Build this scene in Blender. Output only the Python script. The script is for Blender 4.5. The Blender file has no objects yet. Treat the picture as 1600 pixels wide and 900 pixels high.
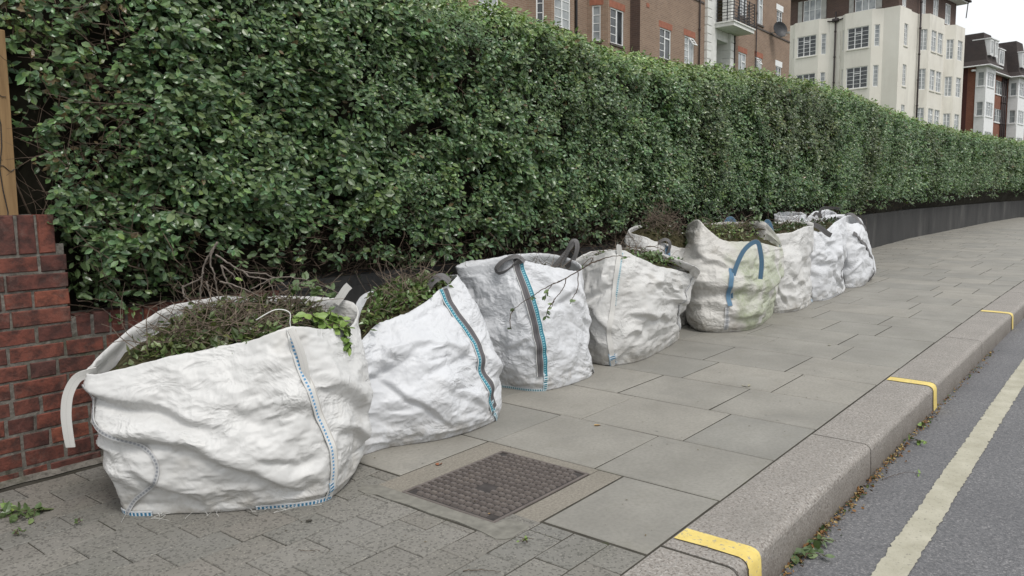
import bpy, math, random
import numpy as np
from mathutils import Vector, Matrix
random.seed(7); RNG = np.random.default_rng(11)
SC = bpy.context.scene
COL = SC.collection
# ---------------------------------------------------------------- camera
cam = bpy.data.cameras.new('camera'); camo = bpy.data.objects.new('camera', cam); COL.objects.link(camo)
AX = np.array([[0.61752452,-0.09717391,0.78052591],[-0.78654564,-0.08016437,0.61230681],[0.00307012,-0.99203372,-0.12593518]])
EYE = np.array([0.,0.,1.25])
camo.matrix_world = Matrix([[AX[i][0],-AX[i][1],-AX[i][2],EYE[i]] for i in range(3)]+[[0,0,0,1]])
cam.sensor_width = 36; cam.lens = 36*1245/1600; cam.clip_start = .05; cam.clip_end = 2000
SC.camera = camo
# ---------------------------------------------------------------- sky and sun (overcast)
SUN_EL, SUN_AZ = math.radians(58), math.radians(-112)      # azimuth measured from +X
W = bpy.data.worlds.new('World'); SC.world = W; W.use_nodes = True
nt = W.node_tree; nt.nodes.clear()
def wn(t): return nt.nodes.new(t)
sky = wn('ShaderNodeTexSky'); sky.sky_type = 'NISHITA'; sky.sun_disc = False
sky.sun_elevation = SUN_EL; sky.sun_rotation = math.pi/2-SUN_AZ; sky.dust_density = 4; sky.air_density = 1.0
cl = wn('ShaderNodeTexNoise'); cl.inputs['Scale'].default_value = 2.2; cl.inputs['Detail'].default_value = 4
tc = wn('ShaderNodeTexCoord'); nt.links.new(tc.outputs['Generated'], cl.inputs['Vector'])
rp = wn('ShaderNodeValToRGB'); rp.color_ramp.elements[0].position = .3; rp.color_ramp.elements[1].position = .75
rp.color_ramp.elements[0].color = (7.9,8.2,8.5,1); rp.color_ramp.elements[1].color = (11.2,11.3,11.3,1)
nt.links.new(cl.outputs['Fac'], rp.inputs['Fac'])
mx = wn('ShaderNodeMix'); mx.data_type = 'RGBA'; mx.inputs['Factor'].default_value = .88
nt.links.new(sky.outputs[0], mx.inputs[6]); nt.links.new(rp.outputs[0], mx.inputs[7])
bg = wn('ShaderNodeBackground'); bg.inputs['Strength'].default_value = .092
wo = wn('ShaderNodeOutputWorld'); nt.links.new(mx.outputs[2], bg.inputs['Color']); nt.links.new(bg.outputs[0], wo.inputs[0])
sl = bpy.data.lights.new('sun','SUN'); sl.energy = 1.5; sl.angle = math.radians(18); sl.color = (1,.97,.93)
so = bpy.data.objects.new('sun', sl); COL.objects.link(so)
sd = Vector((math.cos(SUN_EL)*math.cos(SUN_AZ), math.cos(SUN_EL)*math.sin(SUN_AZ), math.sin(SUN_EL)))
so.rotation_euler = (-sd).to_track_quat('-Z','Y').to_euler(); so.location = (0,0,30)
vs = SC.view_settings; vs.view_transform = 'Standard'; vs.look = 'None'; vs.gamma = 1; vs.use_curve_mapping = False
vs.exposure = 0.32
SC.cycles.max_bounces = 6; SC.cycles.diffuse_bounces = 3; SC.cycles.glossy_bounces = 2; SC.cycles.transmission_bounces = 2
# ---------------------------------------------------------------- helpers
def tag(o, label=None, cat=None, group=None, kind=None):
    if label: o['label'] = label
    if cat: o['category'] = cat
    if group: o['group'] = group
    if kind: o['kind'] = kind
    return o
def empty(name, loc, label=None, cat=None, group=None):
    o = bpy.data.objects.new(name, None); COL.objects.link(o); o.location = loc; o.empty_display_size = .1
    return tag(o, label, cat, group)
def link(name, me, parent=None, loc=None, world=True):
    o = bpy.data.objects.new(name, me); COL.objects.link(o)
    if parent is not None:
        o.parent = parent
        if world and loc is None:       # mesh given in world coordinates
            base = parent
            off = Vector((0,0,0))
            while base is not None: off += base.location; base = base.parent
            o.location = -off
    if loc is not None: o.location = loc
    return o
def fastmesh(name, V, F, mats, col=None, uv=None, mi=None, smooth=False):
    """V (n,3); F list of (k,m) int arrays; col per vertex (n,3); uv per loop"""
    me = bpy.data.meshes.new(name)
    V = np.asarray(V, np.float32); F = [np.asarray(f, np.int32) for f in F if len(f)]
    nl = sum(f.size for f in F); nf = sum(len(f) for f in F)
    me.vertices.add(len(V)); me.vertices.foreach_set('co', V.ravel())
    me.loops.add(nl); me.loops.foreach_set('vertex_index', np.concatenate([f.ravel() for f in F]))
    me.polygons.add(nf)
    tot = np.concatenate([np.full(len(f), f.shape[1], np.int32) for f in F])
    st = np.concatenate([[0], np.cumsum(tot)[:-1]]).astype(np.int32)
    me.polygons.foreach_set('loop_start', st); me.polygons.foreach_set('loop_total', tot)
    if mi is not None: me.polygons.foreach_set('material_index', np.asarray(mi, np.int32))
    me.polygons.foreach_set('use_smooth', np.full(nf, smooth))
    if col is not None:
        a = me.color_attributes.new('Col', 'FLOAT_COLOR', 'POINT')
        a.data.foreach_set('color', np.concatenate([np.asarray(col,np.float32), np.ones((len(V),1),np.float32)],1).ravel())
    if uv is not None:
        u = me.uv_layers.new(name='UVMap'); u.data.foreach_set('uv', np.asarray(uv,np.float32).ravel())
    for m in (mats if isinstance(mats,(list,tuple)) else [mats]): me.materials.append(m)
    me.update(calc_edges=True); me.validate(); return me
class MB:
    """collects shapes in lists and builds ONE mesh"""
    def __init__(s): s.v=[]; s.f=[]; s.uv=[]; s.m=[]; s.n=0; s.mat=0; s.sm=[]
    def face(s, pts, uv=None):
        i=len(s.v); s.v += [tuple(p) for p in pts]; s.f.append(tuple(range(i,i+len(pts)))); s.m.append(s.mat)
        s.uv.append(uv if uv else [(0,0)]*len(pts))
    def poly(s, V, F):
        i=len(s.v); s.v += [tuple(p) for p in V]
        for f in F: s.f.append(tuple(i+j for j in f)); s.m.append(s.mat); s.uv.append([(0,0)]*len(f))
    def box(s, a, b, ch=0):
        (x0,y0,z0),(x1,y1,z1)=a,b
        if ch==0:
            V=[(x0,y0,z0),(x1,y0,z0),(x1,y1,z0),(x0,y1,z0),(x0,y0,z1),(x1,y0,z1),(x1,y1,z1),(x0,y1,z1)]
            F=[(0,3,2,1),(4,5,6,7),(0,1,5,4),(1,2,6,5),(2,3,7,6),(3,0,4,7)]
        else:
            V=[(x0,y0,z0),(x1,y0,z0),(x1,y1,z0),(x0,y1,z0),(x0,y0,z1-ch),(x1,y0,z1-ch),(x1,y1,z1-ch),(x0,y1,z1-ch),
               (x0+ch,y0+ch,z1),(x1-ch,y0+ch,z1),(x1-ch,y1-ch,z1),(x0+ch,y1-ch,z1)]
            F=[(0,1,5,4),(1,2,6,5),(2,3,7,6),(3,0,4,7),(4,5,9,8),(5,6,10,9),(6,7,11,10),(7,4,8,11),(8,9,10,11)]
        s.poly(V,F)
    def obox(s, o, ax, a, b):
        """box in a local frame: origin o, axes ax (3 vectors)"""
        V=[]
        for z in (a[2],b[2]):
            for x,y in ((a[0],a[1]),(b[0],a[1]),(b[0],b[1]),(a[0],b[1])):
                V.append(o+ax[0]*x+ax[1]*y+ax[2]*z)
        s.poly(V,[(0,3,2,1),(4,5,6,7),(0,1,5,4),(1,2,6,5),(2,3,7,6),(3,0,4,7)])
    def tube(s, P, R, n=5):
        P=[np.asarray(p,float) for p in P]; 
        if not hasattr(R,'__len__'): R=[R]*len(P)
        ref=None; V=[]
        for i,p in enumerate(P):
            t=P[min(i+1,len(P)-1)]-P[max(i-1,0)]; L=np.linalg.norm(t); t=t/(L if L>1e-9 else 1)
            if ref is None: ref=np.cross(t,(0,0,1) if abs(t[2])<.9 else (1,0,0))
            a=ref-t*(ref@t); la=np.linalg.norm(a)
            if la<1e-6: a=np.cross(t,(1,0,0)); la=np.linalg.norm(a)
            a/=la; b=np.cross(t,a); ref=a
            for k in range(n):
                w=2*math.pi*k/n; V.append(p+R[i]*(a*math.cos(w)+b*math.sin(w)))
        F=[]
        for i in range(len(P)-1):
            for k in range(n):
                k2=(k+1)%n; F.append((i*n+k,i*n+k2,(i+1)*n+k2,(i+1)*n+k))
        F.append(tuple(range(n))[::-1]); F.append(tuple((len(P)-1)*n+k for k in range(n)))
        s.poly(V,F)
    def mesh(s, name, mats, smooth=False):
        me=bpy.data.meshes.new(name); me.from_pydata([tuple(map(float,p)) for p in s.v],[],s.f)
        u=me.uv_layers.new(name='UVMap'); u.data.foreach_set('uv',np.array([c for f in s.uv for c in f],np.float32).ravel())
        for m in (mats if isinstance(mats,(list,tuple)) else [mats]): me.materials.append(m)
        me.polygons.foreach_set('material_index',s.m); me.polygons.foreach_set('use_smooth',[smooth]*len(s.f))
        me.update(); return me
    def build(s, name, mats, parent=None, smooth=False): return link(name, s.mesh(name,mats,smooth), parent)
# gradient noise, vectorised
_P = np.random.default_rng(3).permutation(256); _P = np.concatenate([_P,_P,_P])
_G = np.random.default_rng(4).normal(size=(256,3)); _G /= np.linalg.norm(_G,axis=1)[:,None]
def pn(p):
    p=np.asarray(p,float); i=np.floor(p).astype(int); f=p-i; i&=255; w=f*f*f*(f*(f*6-15)+10); r=0
    for dx in (0,1):
        for dy in (0,1):
            for dz in (0,1):
                h=_P[_P[_P[i[...,0]+dx]+i[...,1]+dy]+i[...,2]+dz]
                g=_G[h]; d=f-np.array([dx,dy,dz])
                r=r+(g*d).sum(-1)*(w[...,0] if dx else 1-w[...,0])*(w[...,1] if dy else 1-w[...,1])*(w[...,2] if dz else 1-w[...,2])
    return r*1.6
def fbm(p,o=3):
    p=np.asarray(p,float); r=0; a=1
    for k in range(o): r=r+a*pn(p*2**k+k*7.3); a*=.5
    return r
def smooth(a,b,x): t=np.clip((x-a)/(b-a),0,1); return t*t*(3-2*t)
# ---------------------------------------------------------------- materials
class NM:
    def __init__(s,name,rough=.6,spec=.5):
        s.m=bpy.data.materials.new(name); s.m.use_nodes=True; s.t=s.m.node_tree; s.b=s.t.nodes['Principled BSDF']
        s.b.inputs['Roughness'].default_value=rough; s.b.inputs['Specular IOR Level'].default_value=spec; s._c={}
    def n(s,t,**k):
        x=s.t.nodes.new(t)
        for a,v in k.items(): setattr(x,a,v)
        return x
    def L(s,a,b): s.t.links.new(a,b)
    def co(s,kind='Object'):
        if 'tc' not in s._c: s._c['tc']=s.n('ShaderNodeTexCoord')
        return s._c['tc'].outputs[kind]
    def pos(s):
        if 'g' not in s._c: s._c['g']=s.n('ShaderNodeNewGeometry')
        return s._c['g'].outputs['Position']
    def rnd(s):
        if 'r' not in s._c: s._c['r']=s.n('ShaderNodeObjectInfo')
        return s._c['r'].outputs['Random']
    def noise(s,sc,det=3,vec=None,rough=.5,dist=0):
        x=s.n('ShaderNodeTexNoise'); x.inputs['Scale'].default_value=sc; x.inputs['Detail'].default_value=det
        x.inputs['Roughness'].default_value=rough; x.inputs['Distortion'].default_value=dist
        s.L(vec if vec is not None else s.co(), x.inputs['Vector']); return x.outputs['Fac']
    def vor(s,sc,vec=None,feat='F1',out='Distance'):
        x=s.n('ShaderNodeTexVoronoi',feature=feat); x.inputs['Scale'].default_value=sc
        s.L(vec if vec is not None else s.co(), x.inputs['Vector']); return x.outputs[out]
    def ramp(s,f,st,interp='LINEAR'):
        x=s.n('ShaderNodeValToRGB'); e=x.color_ramp.elements; x.color_ramp.interpolation=interp
        for i,(p,c) in enumerate(st):
            if i>=len(e): e.new(p)
            e[i].position=p; c=c if hasattr(c,'__len__') else (c,c,c); e[i].color=(*c,1)
        s.L(f,x.inputs[0]); return x.outputs[0]
    def mix(s,f,a,b,blend='MIX'):
        x=s.n('ShaderNodeMix',data_type='RGBA',blend_type=blend)
        for i,v in ((0,f),(6,a),(7,b)):
            if hasattr(v,'is_linked'): s.L(v,x.inputs[i])
            else: x.inputs[i].default_value = v if i==0 else ((*v,1) if hasattr(v,'__len__') else (v,v,v,1))
        return x.outputs[2]
    def math(s,op,a,b=None):
        x=s.n('ShaderNodeMath',operation=op)
        for i,v in ((0,a),(1,b)):
            if v is None: continue
            if hasattr(v,'is_linked'): s.L(v,x.inputs[i])
            else: x.inputs[i].default_value=v
        return x.outputs[0]
    def base(s,c):
        if hasattr(c,'is_linked'): s.L(c,s.b.inputs['Base Color'])
        else: s.b.inputs['Base Color'].default_value=(*c,1)
        return s
    def bump(s,h,st=.3,d=.01):
        x=s.n('ShaderNodeBump'); x.inputs['Strength'].default_value=st; x.inputs['Distance'].default_value=d
        s.L(h,x.inputs['Height'])
        if 'bm' in s._c: s.L(s._c['bm'],x.inputs['Normal'])
        s._c['bm']=x.outputs[0]; s.L(x.outputs[0],s.b.inputs['Normal']); return s
    def attr(s,name,out='Color'):
        x=s.n('ShaderNodeAttribute',attribute_name=name); return x.outputs[out]
    def uv(s): 
        x=s.n('ShaderNodeSeparateXYZ'); s.L(s.co('UV'),x.inputs[0]); return x.outputs[0],x.outputs[1]
def plain(name,c,rough=.6,spec=.4,var=.12,sc=14):
    k=NM(name,rough,spec); n=k.noise(sc,4)
    lo=tuple(v*(1-var) for v in c); hi=tuple(min(1,v*(1+var)) for v in c)
    return k.base(k.ramp(n,[(.3,lo),(.7,hi)])).m
M={}
def mk():
    # paving slab: grey concrete, mottled, per-slab tint
    k=NM('slab_concrete',.75,.35); P=k.pos()
    n1=k.noise(2.2,5,P,.6); n2=k.noise(60,3,P); st=k.noise(5,4,P,.65)
    c=k.ramp(n1,[(.28,(.235,.222,.194)),(.72,(.325,.307,.27))])
    c=k.mix(k.ramp(k.rnd(),[(0,0),(1,1)]),c,k.mix(1,c,(.83,.85,.87),'MULTIPLY'))
    c=k.mix(k.ramp(st,[(.55,0),(.72,.3)]),c,(.19,.178,.142)); c=k.mix(k.ramp(n2,[(.35,.25),(.6,0)]),c,(.13,.125,.112))
    c=k.mix(k.ramp(k.vor(5,P),[(.03,.75),(.05,0)]),c,(.11,.105,.095)); c=k.mix(k.ramp(k.vor(16,P),[(.035,.8),(.06,0)]),c,(.09,.085,.07)); c=k.mix(k.ramp(k.noise(1.1,6,P,.7,1.5),[(.56,0),(.64,.28)]),c,(.17,.165,.15)); c=k.mix(k.ramp(k.noise(1.7,5,P,.6),[(.6,0),(.75,.25)]),c,(.36,.35,.32))
    k.base(c); k.bump(k.noise(120,3,P),.25,.002); M['slab']=k.m
    # block pavers: exposed aggregate, darker
    k=NM('paver_concrete',.8,.3); P=k.pos()
    c=k.ramp(k.rnd(),[(0,(.195,.186,.167)),(.35,(.212,.196,.174)),(.65,(.186,.181,.165)),(1,(.228,.216,.194))])
    c=k.mix(k.ramp(k.noise(4,4,P),[(.4,0),(.7,.4)]),c,(.135,.13,.11))
    sp=k.vor(130,P,'F1','Color'); spb=k.n('ShaderNodeSeparateColor'); k.L(sp,spb.inputs[0])
    msk=k.math('MULTIPLY',k.ramp(spb.outputs[0],[(.8,0),(.9,1)]),k.ramp(k.vor(130,P),[(.25,1),(.45,0)]))
    c=k.mix(k.math('MULTIPLY',msk,.55),c,(.36,.34,.29)); 
    msk2=k.ramp(spb.outputs[1],[(.75,0),(.85,.55)]); c=k.mix(msk2,c,(.06,.058,.052))
    c=k.mix(k.ramp(k.noise(1.6,4,P,.6),[(.52,0),(.75,.3)]),c,(.12,.125,.095))
    k.base(c); k.bump(k.noise(160,3,P),.5,.003); M['paver']=k.m
    # granite kerb
    k=NM('kerb_granite',.7,.35); P=k.pos()
    s=k.vor(150,P,'F1','Color'); sc=k.n('ShaderNodeSeparateColor'); k.L(s,sc.inputs[0])
    c=k.ramp(sc.outputs[0],[(0,(.17,.152,.135)),(.3,(.262,.24,.215)),(.6,(.315,.29,.265)),(.85,(.245,.232,.215)),(1,(.4,.375,.345))])
    pit=k.noise(85,3,P,.6); c=k.mix(k.ramp(pit,[(.34,.8),(.44,0)]),c,(.1,.082,.07))
    c=k.mix(k.ramp(k.noise(3,4,P),[(.42,0),(.72,.45)]),c,(.19,.178,.16)); sz=k.n('ShaderNodeSeparateXYZ'); k.L(P,sz.inputs[0]); c=k.mix(k.math('MULTIPLY',k.ramp(k.math('ADD',sz.outputs[2],.2),[(.03,1),(.19,0)]),k.ramp(k.noise(7,5,P,.7),[(.3,.45),(.65,1)])),c,(.115,.097,.08))
    k.base(c); k.bump(pit,.7,.004); k.bump(k.noise(150,2,P),.4,.002); M['granite']=k.m
    k=NM('yellow_paint',.6,.4); P=k.pos(); n=k.noise(55,4,P,.65)
    k.base(k.mix(k.ramp(n,[(.33,.9),(.42,0)]),k.ramp(k.noise(8,4,P,.65),[(.3,(.6,.45,.12)),(.7,(.74,.59,.19))]),(.27,.25,.22))); k.bump(n,.5,.004); M['yellow']=k.m
    # asphalt
    k=NM('asphalt',.8,.35); P=k.pos()
    s=k.vor(170,P,'F1','Color'); sc=k.n('ShaderNodeSeparateColor'); k.L(s,sc.inputs[0]); d=k.vor(170,P)
    c=k.ramp(sc.outputs[1],[(0,(.1,.1,.104)),(.5,(.15,.15,.155)),(.85,(.18,.178,.182)),(1,(.28,.27,.27))])
    c=k.mix(k.ramp(k.noise(60,3,P),[(.35,.55),(.48,0)]),c,(.07,.071,.075)); c=k.mix(k.ramp(k.noise(1.3,4,P),[(.4,0),(.7,.35)]),c,(.085,.085,.092))
    k.base(c); k.bump(d,.6,.004); k.bump(k.noise(45,3,P),.4,.005); M['asphalt']=k.m
    k=NM('road_line_paint',.75,.3); P=k.pos(); n=k.noise(70,4,P,.7)
    c=k.ramp(k.noise(6,4,P,.65),[(.3,(.33,.312,.24)),(.7,(.45,.428,.345))]); c=k.mix(k.ramp(n,[(.3,.7),(.42,0)]),c,(.13,.125,.12))
    k.base(c); k.bump(n,.6,.005); M['line']=k.m
    k=NM('joint_dirt',.95,.1); P=k.pos(); k.base(k.ramp(k.noise(9,5,P),[(.3,(.042,.039,.032)),(.6,(.065,.06,.05)),(.75,(.05,.056,.028))])); M['joint']=k.m
    M['cement']=plain('cement_mortar',(.19,.183,.16),.9,.2,.2,26)
    k=NM('aggregate_concrete',.85,.25); P=k.pos()
    c=k.ramp(k.noise(90,4,P,.7),[(.3,(.16,.145,.12)),(.7,(.29,.265,.225))]); c=k.mix(k.ramp(k.noise(5,4,P),[(.45,0),(.7,.35)]),c,(.16,.15,.125)); k.base(c); k.bump(k.noise(110,3,P),.5,.003); M['aggr']=k.m
    k=NM('cast_iron',.55,.5); P=k.pos(); k.b.inputs['Metallic'].default_value=.25
    k.base(k.ramp(k.noise(14,5,P,.65),[(.25,(.1,.084,.077)),(.55,(.15,.128,.116)),(.8,(.185,.155,.132))])); k.bump(k.noise(180,2,P),.3,.001); M['iron']=k.m
    M['iron2']=plain('dark_iron',(.05,.044,.042),.8,.3,.35,20)  # cover plate, darker than the raised treads on it
    # red facing brick
    k=NM('red_brick',.75,.35); P=k.pos()
    c=k.ramp(k.rnd(),[(0,(.11,.042,.034)),(.25,(.17,.055,.038)),(.5,(.2,.066,.045)),(.7,(.1,.045,.038)),(.88,(.24,.078,.048)),(1,(.14,.052,.04))])
    n=k.noise(17,5,P,.65); c=k.mix(k.ramp(n,[(.38,.8),(.6,0)]),c,(.035,.02,.018)); c=k.mix(k.ramp(k.noise(9,6,P,.75),[(.55,0),(.75,.6)]),c,(.17,.125,.105))
    k.base(c); k.bump(n,.6,.01); k.bump(k.noise(90,3,P),.6,.003); M['brick']=k.m
    k=NM('wall_mortar',.95,.15); P=k.pos(); c=k.ramp(k.noise(24,5,P,.7),[(.3,(.06,.055,.048)),(.55,(.17,.157,.138)),(.75,(.24,.225,.2))]); c=k.mix(k.ramp(k.noise(5,4,P),[(.55,0),(.72,.6)]),c,(.055,.06,.03)); k.base(c); k.bump(k.noise(60,4,P),.8,.008); M['mortar']=k.m
    # dark rendered wall beyond the bags
    k=NM('dark_render',.85,.25); P=k.pos(); mp=k.n('ShaderNodeMapping'); mp.inputs['Scale'].default_value=(2,2,.7); k.L(P,mp.inputs[0])
    st=k.noise(.55,6,mp.outputs[0],.65); c=k.ramp(st,[(.3,(.03,.03,.03)),(.55,(.052,.051,.05)),(.78,(.105,.102,.096))]); k.base(c); k.bump(k.noise(30,4,P),.4,.01); M['render']=k.m
    # leaves
    k=NM('leaf',.31,.6); c=k.attr('Col'); k.base(c)
    tr=k.n('ShaderNodeBsdfTranslucent'); k.L(k.mix(1,c,(1.1,1.25,.5),'MULTIPLY'),tr.inputs[0]); ms=k.n('ShaderNodeMixShader'); ms.inputs[0].default_value=.12
    k.L(k.b.outputs[0],ms.inputs[1]); k.L(tr.outputs[0],ms.inputs[2]); k.L(ms.outputs[0],k.t.nodes['Material Output'].inputs[0]); M['leaf']=k.m
    k=NM('leaf_plain',.36,.6); c=k.ramp(k.rnd(),[(0,(.08,.125,.05)),(.4,(.1,.15,.06)),(.8,(.12,.175,.07)),(1,(.16,.22,.08))]); k.base(c)
    tr=k.n('ShaderNodeBsdfTranslucent'); k.L(k.mix(1,c,(1.1,1.25,.5),'MULTIPLY'),tr.inputs[0]); ms=k.n('ShaderNodeMixShader'); ms.inputs[0].default_value=.12
    k.L(k.b.outputs[0],ms.inputs[1]); k.L(tr.outputs[0],ms.inputs[2]); k.L(ms.outputs[0],k.t.nodes['Material Output'].inputs[0]); M['leaf1']=k.m
    M['twig']=plain('twig_bark',(.095,.07,.052),.85,.2,.45,40)
    M['core']=plain('hedge_interior',(.022,.02,.014),.95,.1,.5,9)  # near-black colour stands in for the shade inside the hedge
    M['twig2']=plain('cut_twig_bark',(.14,.11,.085),.85,.2,.45,40)
    M['bough']=plain('grey_bark',(.17,.145,.125),.85,.2,.35,30)
    M['mulch']=plain('dense_clippings',(.05,.045,.024),.95,.1,.6,45)
    k=NM('dead_leaf',.7,.3); c=k.attr('Col'); k.base(c); M['dead']=k.m
    # bag fabric
    def fabric(name,c0,dirt=.3):
        k=NM(name,.46,.4); P=k.pos()
        w=k.n('ShaderNodeMapping'); w.inputs['Scale'].default_value=(1,1,1.25); k.L(P,w.inputs[0])
        nz=k.n('ShaderNodeTexNoise'); nz.inputs['Scale'].default_value=5; nz.inputs['Detail'].default_value=2; k.L(w.outputs[0],nz.inputs['Vector'])
        wp=k.n('ShaderNodeVectorMath',operation='MULTIPLY_ADD'); wp.inputs[1].default_value=(.22,.22,.22); k.L(nz.outputs['Color'],wp.inputs[0]); k.L(w.outputs[0],wp.inputs[2])
        v=wp.outputs[0]
        a=k.vor(9,v); b=k.vor(21,v); d=k.vor(48,v)
        lo=tuple(x*.93 for x in c0); c=k.ramp(k.noise(4,4,P),[(.35,lo),(.65,c0)])
        c=k.mix(k.math('MULTIPLY',k.ramp(k.noise(2.6,6,P,.7),[(.55,0),(.78,1)]),dirt),c,(.42,.37,.29))
        sx=k.n('ShaderNodeSeparateXYZ'); k.L(P,sx.inputs[0])
        mz=k.math('MULTIPLY',k.ramp(sx.outputs[2],[(0,1),(.16,0)]),k.ramp(k.noise(11,5,P,.65),[(.4,0),(.65,.75)])); c=k.mix(mz,c,(.3,.27,.22))
        g=k.attr('Col'); gs=k.n('ShaderNodeSeparateColor'); k.L(g,gs.inputs[0])
        gm=k.math('MULTIPLY',gs.outputs[0],k.ramp(k.noise(42,6,P,.75),[(.32,.25),(.55,1)])); c=k.mix(gm,c,(.33,.36,.25))
        k.base(c); pm=k.ramp(k.noise(3.3,3,P),[(.38,.12),(.62,1)]); pm2=k.ramp(k.noise(2.3,3,w.outputs[0]),[(.4,1),(.6,.2)]); e=k.vor(7,v,'DISTANCE_TO_EDGE'); k.bump(k.math('MULTIPLY',b,pm),.5,.012); k.bump(k.math('MULTIPLY',d,pm),.6,.006); wv=k.n('ShaderNodeTexWave'); wv.inputs['Scale'].default_value=150; k.L(P,wv.inputs['Vector']); k.bump(wv.outputs['Fac'],.06,.001); return k.m
    M['bag1']=fabric('woven_bag_white',(.6,.597,.585)); M['bag2']=fabric('woven_bag_cool_white',(.615,.625,.645),.15)
    M['bag3']=fabric('woven_bag_grey_white',(.575,.57,.555),.35); M['bag5']=fabric('woven_bag_stained',(.55,.535,.505),.5)
    def strap(name,stops,stitch=None,rough=.65):
        k=NM(name,rough,.35); u,v=k.uv(); c=k.ramp(u,stops,'CONSTANT')
        wv=k.math('SINE',k.math('MULTIPLY',v,1900)); 
        c=k.mix(k.math('MULTIPLY',k.math('GREATER_THAN',wv,.1),.22),c,k.mix(1,c,(.6,.6,.6),'MULTIPLY'))
        if stitch: 
            s=k.math('GREATER_THAN',k.math('SINE',k.math('MULTIPLY',v,420)),.2); 
            in_=k.math('MULTIPLY',k.math('GREATER_THAN',u,stitch[0]),k.math('LESS_THAN',u,stitch[1])); c=k.mix(k.math('MULTIPLY',s,in_),c,stitch[2])
        k.base(c); k.bump(wv,.2,.0008); return k.m
    G=(.11,.105,.11); T=(.035,.19,.26); Wh=(.7,.7,.68); B=(.095,.2,.31); N=(.25,.26,.28)
    M['st_gt']=strap('grey_teal_strap',[(0,Wh),(.04,G),(.3,(.07,.065,.07)),(.36,G),(.56,(.5,.5,.5)),(.6,T),(.95,Wh)],(.66,.82,(.25,.5,.55)))
    M['st_tg']=strap('grey_left_teal_right_strap',[(0,Wh),(.05,T),(.4,(.5,.5,.5)),(.44,G),(.64,(.07,.065,.07)),(.7,G),(.96,Wh)],(.18,.34,(.25,.5,.55)))
    M['st_g']=strap('grey_strap',[(0,(.135,.13,.13)),(.47,(.08,.078,.078)),(.53,(.135,.13,.13))])
    M['st_w']=strap('white_strap',[(0,(.6,.59,.565)),(.48,(.52,.51,.49)),(.52,(.6,.59,.565))])
    M['st_wb']=strap('white_strap_blue_stitch',[(0,(.5,.48,.45)),(.12,(.66,.65,.62)),(.55,(.12,.3,.5)),(.8,(.62,.62,.6))],(.5,.8,(.6,.62,.64)))
    M['st_b']=strap('blue_strap',[(0,(.2,.25,.3)),(.12,B),(.5,(.14,.2,.26)),(.56,B),(.9,(.2,.25,.3))])
    M['st_n']=strap('dark_seam',[(0,(.5,.5,.5)),(.25,N),(.75,(.5,.5,.5))],(.25,.75,(.4,.41,.42)))
    M['st_t']=strap('teal_stitching',[(0,(.55,.6,.62)),(.2,T),(.8,(.45,.55,.6))],(.15,.85,(.6,.68,.7)))
    M['st_bl']=strap('blue_stitching',[(0,(.6,.63,.65)),(.2,(.04,.2,.36)),(.8,(.3,.42,.52))],(.2,.9,(.66,.68,.7)))
    # buildings
    def fbrick(name,c1,c2,mo):
        k=NM(name,.85,.25); b=k.n('ShaderNodeTexBrick'); k.L(k.co('UV'),b.inputs['Vector']); b.inputs['Scale'].default_value=1
        b.inputs['Brick Width'].default_value=.225; b.inputs['Row Height'].default_value=.075; b.inputs['Mortar Size'].default_value=.006
        b.inputs['Color1'].default_value=(*c1,1); b.inputs['Color2'].default_value=(*c2,1); b.inputs['Mortar'].default_value=(*mo,1); b.inputs['Bias'].default_value=.0
        c=k.mix(k.ramp(k.noise(1.2,5,k.co('UV'),.65),[(.35,.35),(.65,0)]),b.outputs[0],tuple(x*.6 for x in c1)); k.base(c); k.bump(b.outputs['Fac'],-.4,.01); return k.m
    M['fb']=fbrick('brown_brickwork',(.3,.205,.148),(.235,.158,.115),(.36,.32,.265)); M['fb2']=fbrick('dark_brickwork',(.115,.075,.062),(.085,.058,.05),(.15,.12,.105))
    M['fb3']=fbrick('red_brickwork',(.26,.1,.062),(.21,.08,.052),(.26,.19,.15)); M['fb4']=fbrick('deep_red_brickwork',(.1,.035,.03),(.08,.03,.028),(.11,.075,.065))
    M['head']=plain('rubbed_brick_head',(.32,.13,.085),.8,.25,.2,6); M['sillb']=plain('dark_sill',(.1,.085,.078),.8,.25,.2,6)
    k=NM('cream_render',.85,.2); P=k.pos(); mp=k.n('ShaderNodeMapping'); mp.inputs['Scale'].default_value=(1.2,1.2,.25); k.L(P,mp.inputs[0])
    c=k.ramp(k.noise(.5,6,P,.6),[(.3,(.68,.65,.58)),(.7,(.77,.745,.675))]); c=k.mix(k.ramp(k.noise(1,5,mp.outputs[0],.7),[(.5,0),(.72,.5)]),c,(.5,.475,.425)); k.base(c); M['cream']=k.m
    M['white']=plain('white_paint',(.78,.785,.78),.5,.4,.05,3); M['stone']=plain('white_stone',(.7,.7,.67),.8,.3,.1,5); M['grey']=plain('grey_concrete',(.36,.36,.34),.85,.3,.15,4)
    M['black']=plain('black_metal',(.02,.021,.024),.5,.5,.2,10); M['pipe']=plain('dark_pipe',(.045,.035,.035),.6,.4,.2,6)
    k=NM('roof_tile',.9,.2); b=k.n('ShaderNodeTexBrick'); k.L(k.co('UV'),b.inputs['Vector']); b.inputs['Scale'].default_value=1; b.inputs['Brick Width'].default_value=.17; b.inputs['Row Height'].default_value=.11; b.inputs['Mortar Size'].default_value=.008
    b.inputs['Color1'].default_value=(.08,.067,.064,1); b.inputs['Color2'].default_value=(.058,.05,.049,1); b.inputs['Mortar'].default_value=(.03,.027,.026,1)
    k.base(k.mix(k.ramp(k.noise(1.1,5,k.co('UV')),[(.4,0),(.7,.4)]),b.outputs[0],(.07,.055,.05))); k.bump(b.outputs['Fac'],-.5,.02); M['tile']=k.m
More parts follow.
